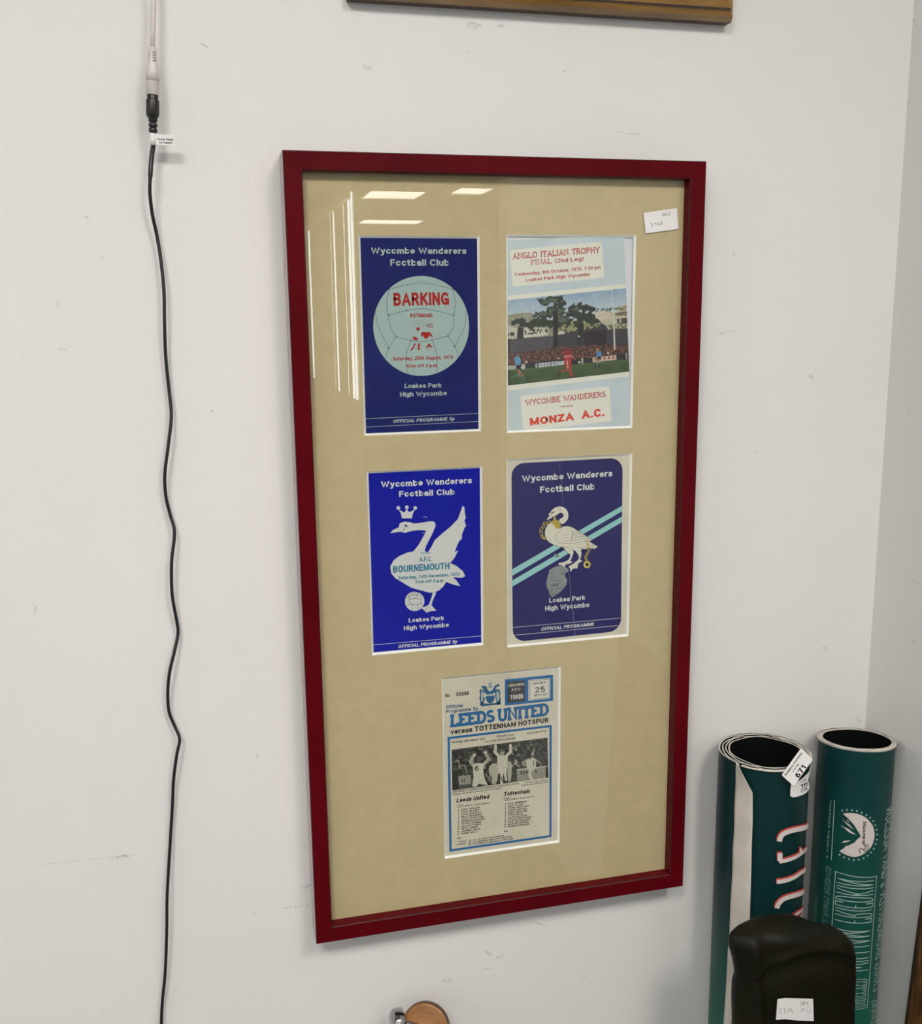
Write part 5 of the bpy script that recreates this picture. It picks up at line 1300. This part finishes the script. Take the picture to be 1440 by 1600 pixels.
t.stroke2([a_, b_, (b_[0], c_[1]), (a_[0], c_[1])], .00095, True)
# william friedkin: tall narrow capitals running up the roll, mirrored
def tall(pr, txt, s_base, s_top, z0, z1, w):
    st, W = slab_text(txt, 0)
    pr.cut()
    for q in st: pr.stroke2([(s_base + (s_top - s_base) * yy, z0 + (z1 - z0) * xx / W) for xx, yy in q], w)
sb = S2.inv(*kq(478, 500))[0]; stp = S2.inv(*kq(1070, 500))[0]
zf1 = S2.inv(*kq(1080, 345))[1]; zf0 = S2.inv(*kq(1030, 1045))[1]
tall(t, 'FRIEDKIN', sb, stp, zf0, zf1, .00115)
zw1 = S2.inv(*kq(1020, 1150))[1]; zw0 = S2.inv(*kr(800, 700))[1]
tall(t, 'WILLIAM', sb, stp, zw0, zw1, .00115)
zd1 = S2.inv(*kr(800, 820))[1]; zd0 = S2.inv(*kr(780, 1290))[1]
tall(t, 'DIRECTED BY'[:8], S2.inv(*kr(570, 1200))[0] - .012, stp, zd0, zd1, .0008)
ss = S2.inv(*kq(1190, 400))[0]; se = ss + (stp - sb) * .42
zg1 = S2.inv(*kk(1140, 385))[1]; zg0 = S2.inv(*kq(1185, 60 + 300))[1]
tall(t, 'GARY ADELSON', ss, se, zg0, zg1, .0013)
za = S2.inv(*kq(1190, 500))[1]
tall(t, '&', ss, ss + (se - ss) * .6, za, za + .008, .0011)
z1c = S2.inv(*kq(1150, 600))[1]; z0c = S2.inv(*kr(880, 1090))[1]
tall(t, 'CRAIG BAUMGARTEN', ss, se, z0c, z1c, .0013)
tall(t, 'ROBERT EVANS,', ss, se, z0c - .100, z0c - .010, .0011)
t.build('tall_lettering', M['ink_mint'], roll2, 'tall narrow mirrored white lettering')

# lot stickers on the left roll
c0 = crop(1200, 1150, 110 / 1600)
S1b = Cyl(x1_, -.062, r1 + .0006)
mb = Print(S1b, 1)
mb.poly(c0([(510, 1080), (720, 1000), (960, 700), (962, 760), (900, 1000), (935, 1180), (860, 1290), (740, 1350), (600, 1390), (540, 1392), (494, 1360), (500, 1220)]))
mb.cut(); st2 = tag(mb.done[0].build('lot_sticker', M['paper'], None, fix=False), 'lower white lot sticker numbered 772 on the thick green roll', 'sticker')
t = Print(S1b, 2); t.text('772', c0([(722, 1290)])[0], c0([(872, 1208)])[0], c0([(728, 1112)])[0], .02); t.text('Lot No', c0([(734, 1058)])[0], c0([(850, 1000)])[0], c0([(730, 1016)])[0], .02)
t.text('Badgers Auctions', c0([(742, 960)])[0], c0([(925, 800)])[0], c0([(735, 925)])[0], .02)
t.build('lettering', M['ink_black'], st2)
pc = hitcyl(1241, 1200, x1_, -.062, r1 + .003)
nrm = np.array([CAM[0] - pc[0], CAM[1] - pc[1], 0]); nrm /= np.linalg.norm(nrm)
TS = Tilt(pc + nrm * .004, nrm + np.array([.25, 0, .12]))
outl = c0(rounded([(300, 890), (740, 280), (1012, 535), (580, 1140)], 28, 3))
mb = MB(); pp = [TS.inv(*q) for q in outl]; n = len(pp)
mb.add([TS.pos(a, b2, 0) for a, b2 in pp] + [TS.pos(a, b2, -2.5) for a, b2 in pp], [tuple(range(n)), tuple(range(2 * n - 1, n - 1, -1))] + [(i, n + i, n + (i + 1) % n, (i + 1) % n) for i in range(n)])
st1 = tag(mb.build('lot_sticker', M['paper']), 'upper white lot sticker numbered 671 tilted over the rim of the green roll', 'sticker')
t = Print(TS, 1)
t.text('Badgers Auctions', c0([(400, 905)])[0], c0([(772, 395)])[0], c0([(360, 880)])[0], .035)
t.text('Lot No', c0([(570, 815)])[0], c0([(706, 632)])[0], c0([(540, 793)])[0], .035)
t.text('671', c0([(690, 965)])[0], c0([(868, 712)])[0], c0([(592, 888)])[0], .045)
t.build('lettering', M['ink_black'], st1)

# ------------------------------------------------------------------ dark olive bag
YB = -0.185
c6 = crop(1090, 1350, 350 / 1440)
top_px = c6([(203, 462), (240, 440), (300, 412), (360, 395), (420, 378), (480, 366), (560, 358), (640, 356), (700, 372), (760, 398), (830, 410), (880, 414), (930, 440), (970, 478), (994, 505)])
topw = [hit(x, y, YB) for x, y in top_px]
left_px = c6([(203, 462), (200, 500), (204, 540), (222, 600), (238, 680), (240, 725), (226, 760), (222, 850), (226, 1029)])
right_px = c6([(994, 505), (1000, 580), (1006, 680), (1000, 760), (996, 850), (996, 1029)])
lw = [hit(x, y, YB) for x, y in left_px] + [np.array([.222, YB, .45]), np.array([.212, YB, .2]), np.array([.208, YB, 0.001])]
rw_ = [hit(x, y, YB) for x, y in right_px] + [np.array([.368, YB, .45]), np.array([.372, YB, .2]), np.array([.375, YB, 0.001])]
def interp_z(arr, z):
    zz = [p[2] for p in arr][::-1]; xx = [p[0] for p in arr][::-1]
    return float(np.interp(z, zz, xx))
def topz(x):
    return float(np.interp(x, [p[0] for p in topw], [p[2] for p in topw]))
NU, NV = 56, 90
sheets = []
for sgn in (-1, 1):
    vs = []
    for j in range(NV + 1):
        v = (j / NV); v = 1 - (1 - v) ** 1.6
        for i in range(NU + 1):
            u = 0.5 - 0.5 * math.cos(math.pi * i / NU)
            xt = topw[0][0] + u * (topw[-1][0] - topw[0][0]); zt = topz(xt)
            z = zt * v + 0.001 * (1 - v)
            x = interp_z(lw, z) * (1 - u) + interp_z(rw_, z) * u
            prf = max(0.0, 1 - abs(2 * u - 1) ** 2.6) ** .5
            dz = max(0.0, (zt - z)); pv = min(1.0, (dz / .016)) ; pv = math.sqrt(max(0, 1 - (1 - pv) ** 2))
            th = (.036 - .010 * min(1, z / .8)) * prf * (0.15 + .85 * pv)
            y = YB + sgn * th
            if sgn < 0:
                # arched seam ridge and long folds
                arch = .715 - 6.2 * (x - .318) ** 2
                y -= .0035 * math.exp(-((z - arch) / .0045) ** 2) * prf
                y += .004 * math.exp(-((z - (arch - .016)) / .012) ** 2) * prf
                fold = .250 + (.72 - z) * .10
                y -= .006 * math.exp(-((x - fold) / .007) ** 2) * min(1, max(0, (.745 - z) / .03))
                y += .005 * math.exp(-((x - fold - .016) / .012) ** 2) * prf
                y += .003 * math.sin(z * 46 + x * 60) * prf * math.exp(-((x - .375) / .03) ** 2)
                y += .0015 * math.sin(z * 31 + x * 25) * prf
            vs.append((x, y, z))
    sheets.append(vs)
mb = MB(); W_ = NU + 1
for k, vs in enumerate(sheets):
    mb.add(vs, [(j * W_ + i, j * W_ + i + 1, (j + 1) * W_ + i + 1, (j + 1) * W_ + i) for j in range(NV) for i in range(NU)])
N0 = len(sheets[0])
top0 = NV * W_
mb.f += [(top0 + i, top0 + i + 1, N0 + top0 + i + 1, N0 + top0 + i) for i in range(NU)]; mb.mi += [0] * NU
mb.f += [(i, i + 1, N0 + i + 1, N0 + i) for i in range(NU)]; mb.mi += [0] * NU
bag = tag(mb.build('soft_case', M['olive'], None, True), 'tall dark olive leatherette case with creased top standing before the green rolls', 'case')
wl = bag.modifiers.new('weld', 'WELD'); wl.merge_threshold = .0002
BP = Plane(YB - .0305)
bq = c6([(512, 870), (560, 862), (740, 868), (745, 1010), (640, 1006), (560, 998), (502, 1002)])
cc = [BP.inv(*q) for q in bq][::-1]; n = len(cc)
tick = MB(); tick.add([(x, BP.y, z) for x, z in cc] + [(x, BP.y + .0004, z) for x, z in cc], [tuple(range(n)), tuple(range(2 * n - 1, n - 1, -1))] + [(i, n + i, n + (i + 1) % n, (i + 1) % n) for i in range(n)])
tk2 = tag(tick.build('price_ticket', M['paper']), 'small white paper ticket handwritten 2719 on the dark olive case', 'ticket')
c7 = crop(1200, 1540, 90 / 1440)
t = Print(BP, 1)
for q in ([(280, 575), (310, 585), (300, 640), (270, 695), (315, 690)], [(370, 575), (410, 565), (405, 690)], [(385, 625), (425, 620)], [(490, 580), (488, 690)], [(570, 575), (520, 600), (530, 640), (575, 620), (575, 570), (605, 695)], [(820, 410), (815, 490), (860, 490)], [(820, 405), (900, 400), (880, 440), (830, 450)],
          [(900, 400), (900, 490), (860, 440), (930, 430)], [(940, 400), (985, 440), (985, 530)], [(930, 470), (1000, 410)], [(820, 570), (845, 575), (825, 640), (860, 640)], [(920, 560), (890, 575), (895, 620), (865, 645)], [(975, 590), (965, 665)], [(1085, 600), (1040, 605), (1050, 640), (1020, 685)]):
    t.stroke(c7(q), .55, sm=2)
t.build('handwriting', M['ink_midgrey'], tk2)

# ------------------------------------------------------------------ dark wooden frame leaning on the right wall
# its far upright shows at the right edge of the photo
yA = float(hitx(1440, 1375, XR - .012)[1])
pA = hit(1440, 1375, yA); pB = hit(1411, 1600, yA)
sl = (pA[0] - pB[0]) / (pA[2] - pB[2])
print('lean', pA, pB, sl)
ln = empty('picture_frame', (XR - .1, yA - .3, 0), 'dark brown varnished wooden frame leaning on the right wall, cut by the photo edge', 'picture frame')
xb = pB[0] - sl * pB[2]
ztop = (XR - .004 - xb) / sl if sl > 0 else .6
ztop = min(ztop, pA[2] + .03)
def lean_box(y0, y1, z0, z1, t0, t1, name, m):
    mb = MB()
    vs = [(xb + sl * z + t, y, z) for z in (z0, z1) for y in (y0, y1) for t in (t0, t1)]
    mb.add(vs, [(0, 2, 3, 1), (4, 5, 7, 6), (0, 1, 5, 4), (2, 6, 7, 3), (0, 4, 6, 2), (1, 3, 7, 5)])
    return bevel(mb.build(name, m, ln), .002)
lean_box(yA - .05, yA - .006, .002, ztop, 0, .012, 'frame_rail', M['brownwood'])
lean_box(yA - .006, yA, .002, ztop, 0.0005, .012, 'frame_edge', M['darkwood'])
lean_box(yA - .75, yA - .70, .002, ztop, 0, .012, 'frame_rail', M['darkwood'])
lean_box(yA - .70, yA - .05, .002, .05, 0, .012, 'frame_rail', M['darkwood'])
lean_box(yA - .70, yA - .05, ztop - .05, ztop, 0, .012, 'frame_rail', M['darkwood'])
lean_box(yA - .70, yA - .05, .05, ztop - .05, .005, .009, 'picture', M['canvas'])

# ------------------------------------------------------------------ round wooden disc with chrome cap, below the red frame
dc = hit(664.5, 1606, -.05)
ws = empty('wooden_stand', (dc[0], -.05, 0), 'light brown wooden stand with round disc top and chrome cap, cut by the lower edge', 'stand')
def lathe(prof_, c, axis_rot, name, m, n=48):
    mb = MB(); vs = []; R_ = axis_rot
    for r, h in prof_:
        for k in range(n):
            v = R_ @ Vector((r * math.cos(2 * math.pi * k / n), r * math.sin(2 * math.pi * k / n), h)); vs.append((c[0] + v.x, c[1] + v.y, c[2] + v.z))
    P = len(prof_)
    mb.add(vs, [(i * n + k, i * n + (k + 1) % n, (i + 1) * n + (k + 1) % n, (i + 1) * n + k) for i in range(P - 1) for k in range(n)] + [tuple(range(n)), tuple(range((P - 1) * n, P * n))])
    o = mb.build(name, m, ws, True); o.data.polygons.foreach_set('use_smooth', [len(p.vertices) == 4 for p in o.data.polygons]); return o
rd = (hit(702.5, 1600, -.05)[0] - hit(627.5, 1600, -.05)[0]) / 2
dr = Vector((-.34, -.80, .42)).to_track_quat('Z', 'Y').to_matrix()
bevel(lathe([(rd * .94, .0045), (rd * .95, .0055), (rd * .90, .0062)], dc, dr, 'disc_face', M['oak']), .0002)
lathe([(rd * .96, -.006), (rd, -.004), (rd, .002), (rd * .95, .0050)], dc, dr, 'disc', M['oakdark'])
lathe([(.0022, .0060), (.0022, .0070)], dc, dr, 'screw', M['ochredark'], 16)
b = MB(); b.tube([(dc[0], -.05, .004), (dc[0], -.05, .2), (dc[0], -.05, dc[2] - rd + .004)], [.02, .009, .009], 20); b.build('post', M['oak'], ws, True)
cc_ = hit(619.5, 1598, -.05); ar = Vector((-1, -.12, .02)).to_track_quat('Z', 'Y').to_matrix()
lathe([(.0160, -.008), (.0165, -.0075), (.0165, .0015), (.0155, .0040), (.0125, .0062), (.007, .0075)], cc_, ar, 'chrome_cap', M['chrome'])
b = MB(); b.tube([tuple(cc_), tuple(dc)], .004, 12); b.build('axle', M['chrome'], ws, True)
